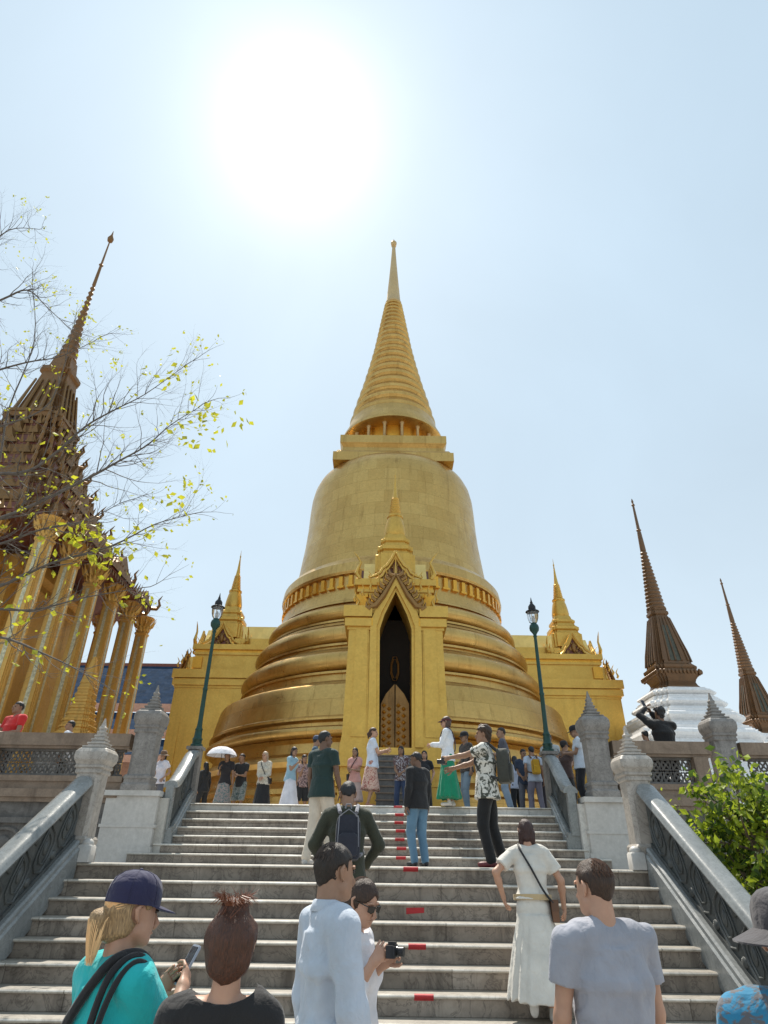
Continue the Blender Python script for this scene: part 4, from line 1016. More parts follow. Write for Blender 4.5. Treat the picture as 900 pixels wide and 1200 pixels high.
    def grow(p, g):
        if p[0] == 'c': return ('c', p[1], p[2], p[3]+g, p[4]+g)
        if p[0] == 'e': return ('e', p[1], p[2]+g, *p[3:])
        return ('s', p[1], p[2], (p[3][0]+g, p[3][1]+g), (p[4][0]+g, p[4][1]+g), p[5], p[6])
    tcol, slv = top[0], top[1]; tm = CM('cloth', *( (tcol,)+tuple(top[2:]) ))
    sp = [grow(p, inf) for p in tor]
    hz_ = hem
    sp.append(('s', U(0, 0, hz_), U(0, 0, 1.08), ((.190*girth if not fem else .183*girth)*s+inf, .136*s*girth+inf), (wst*s*1.18+inf*1.2, .097*s*girth+inf), ux, uy))
    sp += [('c', nk, sh[0]*.5+nk*.5, .045*s, .042*s), ('c', nk, sh[1]*.5+nk*.5, .045*s, .042*s)]
    slf = {'short': .58, 'none': .05, 'long': 1, 'three': 1, 'wide': .66}[slv]
    ftor = field(list(sp), .03*s)
    for i, (a, b, c) in enumerate(AR):
        if slv == 'none': continue
        e1 = a+(b-a)*min(slf, 1); w0, w1 = .056*s*W, .05*s*(1.25 if slv == 'wide' else 1.12 if slv == 'short' else .95)
        sp.append(('c', a, e1, w0+inf*.5, w1+inf*.3))
        if slf >= 1:
            e2 = b+(c-b)*(.45 if slv == 'three' else .93); sp += [('c', b, e2, w1+inf*.3, .034*s+inf*.5)]
    neckc = nk+uz*.035*s+uy*.02*s; nkr = A(.072, .075, .045) if not scoop else A(.125, .12, .045)
    def tcut(P, D):
        if slf < 1 and slv != 'none':
            Dt = ftor(P)-.004*s
            for a, b, c in AR:
                u = nrm_(b-a); e1 = a+(b-a)*slf; near = np.sqrt(((P-e1)**2).sum(-1)) < .11*s
                D = np.where(near, np.maximum(D, (P-e1)@u), D)
            D = np.minimum(D, Dt)
        D = np.maximum(D, -((P-U(0, 0, hz_))@uz))
        D = np.maximum(D, -(d_ell(P, neckc+uz*.03*s+uy*.015*s, nkr*s, Ru)))
        return D
    garment('shirt' if bottom[1] != 'dress' else 'bodice', sp, tm, tcut, .02, (9, 9, 3.2), .03)
    bc, kind = bottom[0], bottom[1]; bmx = CM('cloth', *((bc,)+tuple(bottom[2:])))
    wz = .98
    hips = ('s', A(0, 0, .86)*s, A(0, 0, 1.03)*s, (.152*s*girth+.01*s, .112*s*girth+.008*s), (wst*s*1.15+.01*s, .092*s*girth+.008*s), EX, EY)
    if kind in ('pants', 'shorts'):
        bp = [hips]
        for hip, kn, an in legs:
            wl = .017*s*(1.4 if kind == 'shorts' else 1)
            if kind == 'shorts': bp.append(('c', hip, kn+(an-kn)*.05, .088*s*girth+wl, .066*s+wl))
            else: bp += [('c', hip, kn, .086*s*girth+wl*.6, .056*s+wl), ('c', kn, an+(kn-an)*.02, .056*s+wl, .044*s+wl)]
        cut = (lambda P, D: np.maximum(D, (.47*s-P[..., 2]))) if kind == 'shorts' else None
        garment('trousers' if kind == 'pants' else 'shorts', bp, bmx, cut, .016, (8, 8, 6), .02)
    else:
        ln = {'skirt': .14, 'midi': .36, 'mini': .5, 'dress': .17}[kind]
        c0 = (ft[0]+ft[1])*.5*s*A(1, 1, 0)
        a_ = A(0, 0, 1.04 if kind == 'dress' else .98)*s; m_ = A(0, 0, .86)*s+c0*.1; b_ = A(0, 0, ln)*s+c0*.65
        fw = .05+.12*loose*(.86-ln)/.7
        kz = [('s', m_, a_, (.168*s*girth, .128*s*girth), (wst*s*1.16+.012*s, .1*s*girth), EX, EY), ('s', b_, m_, ((.12+fw)*s, (.085+fw*.9+abs(ft[0][1]-ft[1][1])*.3)*s), (.168*s*girth, .128*s*girth), EX, EY)]
        kz.append(grow(hips, .012*s)); kz += [('c', A(-.07, -.02, .93)*s, A(.07, -.02, .93)*s, .1*s*girth, .1*s*girth)]
        def scut(P, D):
            D = np.maximum(D, ln*s+.02*s*np.sin(P[..., 0]*20)-P[..., 2]); ang = np.arctan2(P[..., 1]-c0[1]*.5, P[..., 0]-c0[0]*.5)
            f_ = np.clip((.9*s-P[..., 2])/.6, 0, 1); return D-.012*s*f_*np.sin(ang*13+2*np.sin(ang*3+seed))
        garment('skirt', kz, bmx, scut, .02, (8, 8, 2), .02)
    if belt: 
        b = MB(); q_ = (1.08-1.02)/(1.08-hem) if hem < 1.02 else 0; wv = ((wst*s*1.18+inf*1.2)*(1-q_)+(.186*s*girth+inf)*q_+.012*s, (.097*s*girth+inf)*(1-q_)+(.137*s*girth+inf)*q_+.012*s); c = U(0, 0, 1.02); b.rings([[c+ux*wv[0]*math.cos(a)+uy*wv[1]*math.sin(a)+uz*z*s for a in [2*PI*k/28 for k in range(28)]] for z in (-.025, .025)]); b.build('belt', CM('cloth', belt), root, smooth=50)
    if collar:
        b = MB(); b.rings([[nk+ux*rx*s*math.cos(a)+uy*(.004+ry*math.sin(a))*s+uz*(z-.018*max(0, math.sin(a)))*s for a in [2*PI*k/28 for k in range(28)]] for rx, ry, z in ((.078, .07, .035), (.071, .066, .085), (.069, .064, .088), (.080, .074, .082), (.096, .085, .045), (.094, .083, .04))], False); b.build('collar', tm, root, smooth=60)
        for (a0, e0, w0) in AR:
            d_ = nrm_(w0-e0); b = MB(); b.tube([w0-d_*.05*s, w0-d_*.045*s, w0+d_*.005*s, w0+d_*.008*s], [.034*s, .039*s, .038*s, .03*s], 16); b.build('cuff', tm, root, smooth=50)
    # shoes
    for i, (hip, kn, an) in enumerate(legs):
        f3 = MB(); d = A((-.12, .12)[i], 1, 0); d = nrm_(d); tl = 0
        lift = ft[i][2] > .05 and ft[i][1] < -.05
        if lift: d = nrm_(A(0, .35, -1))
        up_ = A(0, 0, 1) if not lift else nrm_(A(0, 1, .35)); hl = an-up_*.045*s-d*.02*s; lt = np.cross(d, up_)
        pr = [('c', hl, hl+d*.16*s-up_*.008*s, .036*s, .030*s), ('c', hl, an+up_*.01*s, .038*s, .036*s), ('e', hl+d*.12*s-up_*.005*s, A(.042, .07, .032)*s, np.stack([lt, d, up_], 1))]
        lo, hi = bounds(pr, .02); hp = hl-up_*.036*s
        V, F = surf((lambda P, f_=field(pr, .02*s), q=hp, u=up_: np.maximum(f_(P), -((P-q)@u))), lo, hi, max(h*.7, .006)); mesh_np('shoe', V, F, CM('plain', shoes, .5), root, None, 1)
    # hair / hat
    st, hcx = hair[0], hair[1]; hmx = CM('hair', hcx)
    if st != 'bald':
        hp = [('e', Hd(0, -.018, .035), A(.082, .102, .094)*s, Rh)]; k = .015
        if st in ('short',): hp += [('c', Hd(0, -.066, .01), Hd(0, -.070, -.03), .052*s, .034*s)]
        if st in ('curly',): hp += [('e', Hd(0, -.02, .06), A(.1, .11, .09)*s, Rh), ('c', Hd(0, -.06, .0), Hd(0, -.07, -.05), .062*s, .05*s)]
        if st in ('long', 'pony', 'bun', 'bob'): hp += [('c', Hd(0, -.055, .0), Hd(0, -.06, -.06), .066*s, .052*s), ('c', Hd(-.06, -.03, 0), Hd(-.05, -.04, -.06), .028*s, .02*s), ('c', Hd(.06, -.03, 0), Hd(.05, -.04, -.06), .028*s, .02*s)]
        if st == 'long': hp += [('c', Hd(-.03, -.075, -.03), U(-.045, -.10, 1.33), .05*s, .03*s), ('c', Hd(.03, -.075, -.03), U(.045, -.10, 1.33), .05*s, .03*s)]
        if st == 'bob': hp += [('c', Hd(-.05, -.05, -.02), Hd(-.055, -.03, -.11), .04*s, .035*s), ('c', Hd(.05, -.05, -.02), Hd(.055, -.03, -.11), .04*s, .035*s)]
        if st == 'pony': hp += [('c', Hd(0, -.1, .0), Hd(0, -.135, -.03), .022*s, .035*s), ('c', Hd(0, -.135, -.03), Hd(0, -.125, -.14), .036*s, .016*s)]
        if st == 'bun': hp += [('e', Hd(0, -.03, .025), A(.094, .110, .102)*s, Rh), ('c', Hd(-.02, -.06, -.03), Hd(.02, -.06, -.03), .062*s, .062*s), ('e', Hd(.0, -.035, .128), A(.05, .045, .034)*s, Rh), ('e', Hd(.03, -.03, .12), A(.03, .03, .03)*s, Rh)]
        def hcut(P, D):
            q = (P-hc)@Rh/s; x, y, z = q[..., 0], q[..., 1], q[..., 2]
            face = np.minimum(y-.012-.0*z, .075-z+np.clip(.03-y, 0, 1)*0)     # keep away from the face
            face = np.minimum(np.minimum(y-.018, (.070-.9*np.abs(x) if fem else .066-.15*np.abs(x))-z), z+.2)
            ear = .03-np.sqrt((y-(-.012))**2+(z-.0)**2*.8); ear = np.minimum(ear, np.abs(x)-.055)
            D = np.maximum(D, face*s)
            if st in ('short', 'pony', 'bun', 'curly'): D = np.maximum(D, ear*s*(.9))
            return D
        fq = (38, 38, 12) if h < .009 else (40, 40, 20)
        garment('hair', hp, hmx, hcut, {'curly': .03, 'bun': .016}.get(st, .012), fq, k, 1, min(h, .010) if h < .02 else h*.8)
        if h < .009 and st in ('bun', 'pony', 'short', 'long', 'bob', 'curly'):
            r2 = random.Random(seed); w_ = MB()
            for k_ in range(520 if st in ('bun', 'pony') else 260):
                u = r2.uniform(-2.6, -.5); v_ = r2.uniform(-.25 if st in ('bun', 'pony') else .25, 1.35)
                ce = math.cos(v_); p = A(.083*ce*math.cos(u), -.018+.103*ce*math.sin(u), .035+.095*math.sin(v_)); P = []
                if st in ('bun',):
                    tgt = A(r2.gauss(0, .018), -.045+r2.gauss(0, .015), .135)
                elif st == 'pony': tgt = A(0, -.12, .0)
                else: tgt = p+A(r2.gauss(0, .008), -.012, -.022)
                for j in range(5):
                    f_ = j/4; q = p*(1-f_)+tgt*f_; n_ = q-A(0, -.018, .035); rr = math.sqrt((n_[0]/.083)**2+(n_[1]/.103)**2+(n_[2]/.095)**2)
                    if rr < 1.03: q = A(0, -.018, .035)+n_/rr*1.035
                    P.append(Hd(*(q+A(0, 0, .0))))
                w_.tube(P, [.0009*s, .0012*s, .0012*s, .0011*s, .0005*s], 3)
            if st == 'pony':
                for k_ in range(160):
                    a = r2.uniform(0, 2*PI); q = r2.uniform(.6, 1.1); o_ = A(math.cos(a), math.sin(a), 0)*q
                    w_.tube([Hd(*(A(0, -.1, .0)+o_*.022)), Hd(*(A(0, -.135, -.035)+o_*.037)), Hd(*(A(0, -.132, -.09)+o_*.029)), Hd(*(A(0, -.126, -.14)+o_*.019)), Hd(*(A(r2.gauss(0, .008), -.124, -.16-r2.random()*.02)+o_*.010))], [.0012*s, .0015*s, .0014*s, .0012*s, .0004*s], 3)
            if st == 'bun':
                for k_ in range(260):
                    a = r2.uniform(0, 2*PI); b0 = A(.03*math.cos(a), -.045+.03*math.sin(a), .125); L = r2.uniform(.02, .075)
                    w_.tube([Hd(*b0), Hd(*(b0+A(.4*L*math.cos(a), .4*L*math.sin(a), L*.6))), Hd(*(b0+A(.9*L*math.cos(a+.4), .9*L*math.sin(a+.4), L*r2.uniform(.1, 1))))], [.0018*s, .0014*s, .0005*s], 3)
            hmx_glint = CM('plain', dk(hcx, 2.2), .4); w_.build('loose_strands', hmx_glint, root, smooth=60, fix=False)  # strands tinted lighter than the hair: backlit highlights put into the colour
    if cap:
        cc, kind = cap; c = MB(); mc = CM('cloth', cc); Mh = Matrix([[*Rh[i], hc[i]] for i in range(3)]+[[0, 0, 0, 1]])
        prof = [(1.0, .0), (1.0, .03), (.96, .06), (.84, .088), (.6, .108), (.3, .118), (.02, .12)]
        secs = [[(.094*r*math.cos(a)*s, (-.016+.112*r*math.sin(a))*s, (.028+z)*s) for a in [2*PI*k/28 for k in range(28)]] for r, z in prof]
        if kind == 'visor': secs = secs[:2]
        c.rings(secs)
        if kind in ('cap', 'visor'):
            n = 13; t0, t1 = [], []
            for k in range(n):
                a = PI*(.1+.8*k/(n-1)); t0.append((.092*math.cos(a)*s, (-.016+.108*math.sin(a))*s, .034*s)); e = math.sin((a-.1*PI)/.8)**.7 if 0 < (a-.1*PI)/.8 < PI else 0
                t1.append(((.092+.004*e)*math.cos(a)*s, (-.016+(.108+.085*e)*math.sin(a))*s, (.034-.022*e)*s))
            vs = t0+t1+[(x, y, z-.004*s) for x, y, z in t0+t1]; c.add(vs, [(k, k+1, n+k+1, n+k) for k in range(n-1)]+[(2*n+k, 3*n+k, 3*n+k+1, 2*n+k+1) for k in range(n-1)]+[(n+k, n+k+1, 3*n+k+1, 3*n+k) for k in range(n-1)])
        else:                                       # brimmed hat
            bw = .07
            c.rings([[((.094+q)*math.cos(a)*s, (-.016+(.112+q))*0+(-.016+(.112+q)*math.sin(a))*s, (.03+z)*s) for a in [2*PI*k/28 for k in range(28)]] for q, z in ((0, 0), (bw*.5, -.018), (bw, -.035), (bw, -.040), (bw*.5, -.023), (0, -.006))], False)
        if kind == 'cap':
            c.ell((0, -.016*s, .150*s), (.008*s, .008*s, .005*s), 8, 5)
            for q in range(6):
                a = q*PI/3+PI/6; c.tube([((.0945*r*math.cos(a))*s, (-.016+.1125*r*math.sin(a))*s, (.0285+z)*s) for r, z in prof], .0013*s, 4)
        c.xf(Mh); co_ = c.build('cap' if kind != 'hat' else 'hat', mc, root, smooth=45)
    info = dict(root=root, hands=[a[2] for a in AR], el=[a[1] for a in AR], sh=sh, U=U, Hd=Hd, s=s, Ru=Ru, legs=legs, AR=AR)
    return info
def W2(info, p):                                    # person-local point -> world
    r = info['root']; c, s_ = math.cos(r.rotation_euler[2]), math.sin(r.rotation_euler[2]); l = r.location
    return Vector((l[0]+p[0]*c-p[1]*s_, l[1]+p[0]*s_+p[1]*c, l[2]+p[2]))
def carried(info, name, label, cat, parts, group=None):
    """thing placed in the frame of the person who carries it; parts = [(name, MB in person-local coords, material)]"""
    allv = [v for _, m, _ in parts for v in m.v]; c0 = [sum(v[i] for v in allv)/len(allv) for i in (0, 1)]+[min(v[2] for v in allv)]
    root = empty(name, W2(info, c0), info['root'].rotation_euler[2]); tag(root, label, cat, group)
    for n, m, mt in parts:
        m.v = [(v[0]-c0[0], v[1]-c0[1], v[2]-c0[2]) for v in m.v]; m.build(n, mt, root, smooth=45)
    return root
def smoothp(P, m=5):
    P = [A(*p) for p in P]; Q = []
    for k in range(len(P)-1):
        a, b = P[k], P[k+1]; p0_, n0 = (P[k-1] if k else a), (P[k+2] if k+2 < len(P) else b)
        for j in range(m):
            f_ = j/m; Q.append(.5*((2*a)+(b-p0_)*f_+(2*p0_-5*a+4*b-n0)*f_*f_+(3*a-p0_-3*b+n0)*f_**3))
    return Q+[P[-1]]
def backpack(info, label, col, col2=(.03, .03, .035), sz=1.0, gap=.15):
    U = info['U']; b = MB(); g = gap
    def rb(mb, x, y0, y1, z0, z1, r=.035, n=5):      # rounded upright pack
        secs = []
        for i, (dz, k) in enumerate(((0, .8), (.02, .95), (.06, 1), (.5, 1.02), (.8, 1), (.93, .9), (1, .62))):
            z = z0+(z1-z0)*dz if dz > .1 else z0+dz
            out = []
            for cxs, cys, a0 in ((1, 1, 0), (-1, 1, 90), (-1, -1, 180), (1, -1, 270)):
                for j in range(n):
                    a = math.radians(a0+90*j/(n-1)); out.append(((cxs*(x-r)+r*math.cos(a))*k, (y0+y1)/2+(cys*((y1-y0)/2-r*.8)+r*.8*math.sin(a))*(.6+.4*k), z))
            secs.append([U(*p) for p in out])
        mb.rings(secs)
    rb(b, .14*sz, -g-.17*sz, -g, 1.0, 1.0+.46*sz)
    p = MB(); rb(p, .11*sz, -g-.21*sz, -g-.14*sz, 1.02, 1.0+.26*sz, .02)
    z = MB(); z.tube([U(-.12*sz, -g-.175*sz, 1.1), U(-.11*sz, -g-.18*sz, 1.36), U(0, -g-.185*sz, 1.42), U(.11*sz, -g-.18*sz, 1.36), U(.12*sz, -g-.175*sz, 1.1)], .006, 5)
    s_ = MB()
    for sg in (-1, 1):
        s_.tube([U(sg*.08, -g, 1.42), U(sg*.10, -.07, 1.505), U(sg*.11, .02, 1.50), U(sg*.125, .115, 1.40), U(sg*.14, .12, 1.25), U(sg*.16, .02, 1.10), U(sg*.12, -g, 1.05)], .02, 6)
    h = MB(); h.tube([U(-.03, -g-.03, 1.45), U(-.02, -g-.03, 1.49), U(.02, -g-.03, 1.49), U(.03, -g-.03, 1.45)], .008, 6)
    cm, c2 = CM('cloth', col), CM('cloth', col2)
    return carried(info, 'backpack', label, 'backpack', [('pack', b, cm), ('pocket', p, cm), ('zip', z, c2), ('shoulder_strap', s_, c2), ('handle', h, c2)])
def phone(info, hi_, label, ang=0, off=(0, .03, .05), sc_=1):
    p = info['hands'][hi_]+A(*off); b = MB(); R = rotm(ang, -25)
    w_, t_, h = .038*sc_, .005, .075*sc_
    def q(x, y, z): return tuple(p+R@A(x, y, z))
    pts = [(-w_, -h+.01), (-w_+.01, -h), (w_-.01, -h), (w_, -h+.01), (w_, h-.01), (w_-.01, h), (-w_+.01, h), (-w_, h-.01)]
    b.prism(pts, p-R@A(0, t_, 0), R@EX, R@EZ, R@EY, 2*t_)
    sc2 = MB(); sc2.prism([(-w_*.9, -h*.93), (w_*.9, -h*.93), (w_*.9, h*.93), (-w_*.9, h*.93)], p-R@A(0, t_+.001, 0), R@EX, R@EZ, R@EY, .001)
    return carried(info, 'phone', label, 'phone', [('case', b, CM('plain', (.25, .27, .32), .3)), ('screen', sc2, CM('plain', (.01, .01, .015), .1))])
def camera_prop(info, label, c, yawl, sz=1.0):
    R = rotm(yawl); c = A(*c); b = MB(); l = MB()
    def bx(mb, x0, x1, y0, y1, z0, z1): mb.rings([[tuple(c+R@(A(x, y, z)*sz)) for x, y in ((x0, y0), (x1, y0), (x1, y1), (x0, y1))] for z in (z0, z1)])
    bx(b, -.065, .065, -.025, .025, -.04, .035); bx(b, -.025, .025, -.022, .03, .035, .055); bx(b, .035, .065, .02, .04, -.04, .03)
    l.tube([c+R@(A(0, .02, -.003)*sz), c+R@(A(0, .05, -.003)*sz), c+R@(A(0, .052, -.003)*sz), c+R@(A(0, .09, -.003)*sz)], [.034*sz, .034*sz, .03*sz, .032*sz], 16)
    return carried(info, 'camera', label, 'camera', [('camera_body', b, CM('plain', (.015, .015, .017), .4)), ('lens', l, CM('plain', (.012, .012, .014), .3))])
def crossbag(info, label, side, col, strapcol, z=.93, sz=1.0, yb=-.02):
    """bag at the hip with a strap over the opposite shoulder; side +1 = bag at right"""
    U = info['U']; b = MB(); sx = side*(.19)
    b.rings([[U(sx+side*x*sz, yb+y*sz, z+dz*sz) for x, y in ((-.02, -.11), (.045, -.10), (.055, 0), (.045, .10), (-.02, .11))] for dz in (-.09, -.08, .06, .09)])
    f = MB(); f.rings([[U(sx+side*x*sz, yb+y*sz, z+dz*sz) for x, y in ((-.022, -.112), (.05, -.102), (.062, 0), (.05, .102), (-.022, .112))] for dz in (.0, .095)])
    t = MB(); P = [U(sx, yb-.1*sz, z+.07), U(side*.10, -.145, 1.08), U(-side*.0, -.16, 1.27), U(-side*.09, -.115, 1.44), U(-side*.105, -.03, 1.51), U(-side*.09, .08, 1.45), U(0, .155, 1.28), U(side*.10, .14, 1.1), U(sx, yb+.1*sz, z+.07)]
    t.tube(smoothp(P), .010, 6)
    return carried(info, 'shoulder_bag', label, 'bag', [('bag_body', b, CM('plain', col, .5)), ('flap', f, CM('plain', dk(col, .8), .5)), ('strap', t, CM('plain', strapcol, .6))])
# ================================================================ the people
GT, GL, GF = 'visitors on the upper terrace', 'visitors climbing the stairs', 'visitors standing at the foot of the stairs'
def onT(px, py, H, zb=ZT, d=None):
    d = d or (zb+H-CZ)/T(py)
    z = zb+H-CZ; pu = px+ROLL*(py-600)
    return ((pu-450)/FPX*(d*math.cos(PITCH)+z*math.sin(PITCH)), d, zb)
wht, crm = (.78, .78, .77), (.55, .48, .36)
hB, hD, hBr = BLK, (.02, .012, .008), (.07, .03, .015)
F_ = .024
# --- upper terrace, left to right
person('distant woman in a brown sun hat and pale top behind the left balustrade', onT(193, 884, 1.62), 150, 1.62, 'f', 'mid', ('bob', hD), ((.62, .6, .66), 'short'), ((.1, .1, .12), 'pants'), h=F_, group=GT, cap=((.16, .09, .05), 'hat'))
person('person in black with a white bag half hidden behind the left lamp post end', onT(243, 896, 1.62), 60, 1.62, 'f', 'mid', ('long', hB), ((.02, .02, .022), 'long'), ((.02, .02, .022), 'pants'), h=F_, group=GT)
a = person('left one of two people in black tops sharing the white umbrella', onT(268, 884, 1.66), 175, 1.66, 'f', 'tan', ('long', hB), ((.018, .016, .02), 'short'), ((.33, .27, .25), 'midi', 'print', (.1, .16, .16)), h=F_, group=GT, arms=(None, (.12, .22, 1.30)))
person('right one of two people in black tops sharing the white umbrella', onT(286, 886, 1.66), 160, 1.66, 'm', 'tan', ('short', hB), ((.02, .02, .022), 'short'), ((.28, .3, .28), 'shorts', 'print', (.06, .1, .1)), h=F_, group=GT)
um = MB(); hp = W2(a, a['hands'][1]); cx, cy, cz = hp
n = 8; secs = []
for r, z in ((.012, .62), (.15, .60), (.28, .55), (.37, .47), (.42, .38)): secs.append([(cx+r*math.cos(2*PI*k/32)*(1-.03*abs(math.sin(4*2*PI*k/32))), cy+r*math.sin(2*PI*k/32)*(1-.03*abs(math.sin(4*2*PI*k/32))), cz+z-.06) for k in range(32)])
um.rings(secs, False); ur = empty('umbrella', (cx, cy, cz)); tag(ur, 'open white umbrella held over two people in black', 'umbrella')
um.v = [(x-cx, y-cy, z-cz) for x, y, z in um.v]; um.build('canopy', CM('cloth', (.75, .74, .78)), ur, smooth=60)
q = MB(); q.tube([(0, 0, -.12), (0, 0, .60)], .008, 8); q.build('shaft', M['dark'], ur)
q = MB()
for k in range(8): q.tube([(0, 0, .55), (.41*math.cos(k*PI/4), .41*math.sin(k*PI/4), .32)], .004, 4)
q.build('ribs', M['dark'], ur)
b_ = person('woman in a beige headscarf and cream blouse with long black skirt on the terrace', onT(312, 883, 1.62), 180, 1.62, 'f', 'light', ('long', (.55, .42, .30)), ((.62, .57, .47), 'long', 'print', (.4, .36, .3)), ((.012, .012, .014), 'skirt'), h=F_, group=GT, loose=.8)
crossbag(b_, 'small black bag at the hip of the woman in the beige headscarf', -1, (.015, .015, .017), BLK, .95, .8)
b_ = person('woman in light blue top and long white skirt, seen before the golden base', onT(343, 877, 1.64), -120, 1.64, 'f', 'mid', ('bob', hB), ((.32, .50, .60), 'short'), ((.72, .72, .78), 'skirt'), h=F_, group=GT)
person('person with black shorts behind the woman in the long white skirt', onT(357, 886, 1.62), -170, 1.62, 'f', 'mid', ('bob', hB), ((.45, .3, .28), 'short', 'print', (.1, .06, .06)), ((.02, .02, .022), 'shorts'), h=F_, group=GT)
person('person in a blue cap just behind the man in dark green', onT(371, 864, 1.74), -90, 1.74, 'm', 'mid', ('short', hB), ((.06, .11, .16), 'short'), ((.1, .1, .1), 'pants'), h=F_, group=GT, cap=((.05, .07, .12), 'cap'))
b_ = person('woman in a salmon top with a black bag beside the floral skirt', onT(417, 877, 1.6), 150, 1.6, 'f', 'mid', ('bob', hB), ((.62, .32, .28), 'short'), ((.5, .36, .32), 'midi'), h=F_, group=GT)
crossbag(b_, 'black bag of the woman in the salmon top', 1, (.015, .015, .017), BLK, .98, .9)
person('woman in pale blue tee and pink floral midi skirt facing right', onT(437, 853, 1.62), -80, 1.62, 'f', 'light', ('pony', hBr), ((.62, .68, .80), 'short'), ((.62, .42, .34), 'midi', 'print', (.32, .1, .08)), (.45, .2, .12), h=F_, group=GT, arms=((-.08, .32, 1.22), (.05, .34, 1.25)))
person('person with a phone and navy trousers behind the man in the black jacket', onT(470, 884, 1.55, d=16.3), 170, 1.55, 'f', 'tan', ('bob', hB), ((.10, .05, .05), 'short', 'print', (.4, .38, .4)), ((.03, .05, .11), 'pants'), h=F_, group=GT)
person('dark haired person in black looking over the shoulder of the man in the jacket', onT(497, 879, 1.64), 160, 1.64, 'f', 'light', ('bob', hB), ((.015, .015, .018), 'short'), ((.02, .02, .02), 'pants'), h=F_, group=GT)
b_ = person('woman in dark red visor, white shirt and long bright green skirt', onT(523, 839, 1.74), 75, 1.74, 'f', 'light', ('bob', (.10, .05, .03)), ((.74, .76, .80), 'long'), ((.0, .22, .11), 'skirt'), (.6, .55, .5), h=.018, group=GT, arms=((-.05, .33, 1.18), (.16, .12, .88)), cap=((.10, .02, .03), 'visor'), glasses=True)
crossbag(b_, 'thin strapped bag of the woman in the green skirt', 1, (.03, .03, .05), (.03, .04, .08), 1.0, .6)
person('person in a black cap and dark top behind the outstretched arm', onT(545, 857, 1.7), 110, 1.7, 'm', 'tan', ('short', hB), ((.09, .07, .06), 'short', 'print', (.02, .02, .02)), ((.2, .26, .32), 'pants'), (.6, .6, .6), h=F_, group=GT, cap=(BLK, 'cap'))
person('man in grey tee and light blue jeans facing left behind the photographer', onT(588, 851, 1.76), 80, 1.76, 'm', 'mid', ('short', hD), ((.085, .085, .11), 'short'), ((.30, .38, .48), 'pants'), h=F_, group=GT, arms=((-.08, .3, 1.2), (.04, .32, 1.2)))
person('woman in white top and black trousers beside the yellow backpack', onT(602, 884, 1.58), 20, 1.58, 'f', 'mid', ('long', hB), ((.52, .56, .68), 'short'), ((.015, .015, .018), 'pants'), h=F_, group=GT)
b_ = person('person in pale blue shirt and grey trousers carrying the yellow backpack', onT(623, 872, 1.62), 10, 1.62, 'm', 'mid', ('short', hB), ((.50, .56, .66), 'short'), ((.22, .2, .25), 'pants'), h=F_, group=GT)
backpack(b_, 'yellow and orange backpack on the person in pale blue', (.62, .34, .02), (.12, .05, .02), .8)
person('person in navy with dark trousers right of the yellow backpack', onT(636, 873, 1.64), -20, 1.64, 'm', 'mid', ('short', hB), ((.035, .06, .12), 'short'), ((.06, .05, .06), 'pants'), h=F_, group=GT)
person('tall person in pale grey shirt directly behind the right lamp post', onT(643, 858, 1.74), 140, 1.74, 'm', 'tan', ('short', hB), ((.42, .45, .45), 'short'), ((.35, .36, .38), 'pants'), h=F_, group=GT)
person('person in dark cap and brown top facing the man in the white tee', onT(659, 866, 1.66), -60, 1.66, 'm', 'tan', ('short', hB), ((.07, .04, .035), 'short'), ((.03, .03, .03), 'pants'), h=F_, group=GT, cap=((.02, .015, .015), 'cap'))
b_ = person('man in white tee and black shorts looking at his phone by the right newel', onT(674, 848, 1.74), 85, 1.74, 'm', 'mid', ('short', hD), ((.66, .72, .80), 'short'), ((.02, .02, .025), 'pants'), h=.018, group=GT, arms=((-.02, .33, 1.16), (.04, .30, 1.18)), hd=(0, -12), cap=((.015, .015, .018), 'cap'))
phone(b_, 0, 'phone in the hands of the man in the white tee', 0, (0, .1, .03))
person('person in dark blue between the yellow backpack and the white top', onT(612, 876, 1.66), 170, 1.66, 'm', 'tan', ('short', hB), ((.03, .045, .08), 'short'), ((.12, .12, .14), 'pants'), h=F_, group=GT)
person('person with long dark hair right behind the man in dark cap', onT(651, 874, 1.62), 40, 1.62, 'f', 'mid', ('long', hB), ((.30, .33, .38), 'short'), ((.02, .02, .025), 'pants'), h=F_, group=GT)
# behind the parapets
b_ = person('photographer all in black raising a camera above the right parapet', onT(771, 823, 1.86, d=13.0), 15, 1.86, 'm', 'brown', ('curly', BLK), ((.006, .006, .007), 'long'), ((.01, .01, .012), 'pants'), h=.018, group='visitors behind the side parapets', arms=((-.13, .20, 1.78), (.02, .24, 1.70)), hd=(0, 8), girth=1.25, loose=1.5, hint=((-1, .1, -.5), (.8, .3, -1)))
phone(b_, 0, 'black phone raised high by the photographer in black', 0, (0, .04, .1))
person('dark haired child peeking over the right parapet beside the photographer', onT(757, 853, 1.42, d=13.05), 20, 1.42, 'm', 'tan', ('short', BLK), ((.02, .02, .025), 'short'), ((.02, .02, .02), 'pants'), h=F_, group='visitors behind the side parapets')
person('broad man in a red tee leaning over the left parapet', onT(24, 828, 1.82, d=13.15), 150, 1.82, 'm', 'tan', ('short', BLK), ((.60, .02, .02), 'short'), ((.02, .02, .03), 'pants'), h=.018, group='visitors behind the side parapets', girth=1.3, arms=((-.25, .3, 1.1), (.25, .3, 1.1)))
person('person in a pale top at the very left edge beside the red tee', onT(-4, 842, 1.66, d=13.3), 170, 1.66, 'f', 'light', ('bob', hBr), ((.5, .38, .34), 'short'), ((.05, .05, .05), 'pants'), h=F_, group='visitors behind the side parapets')
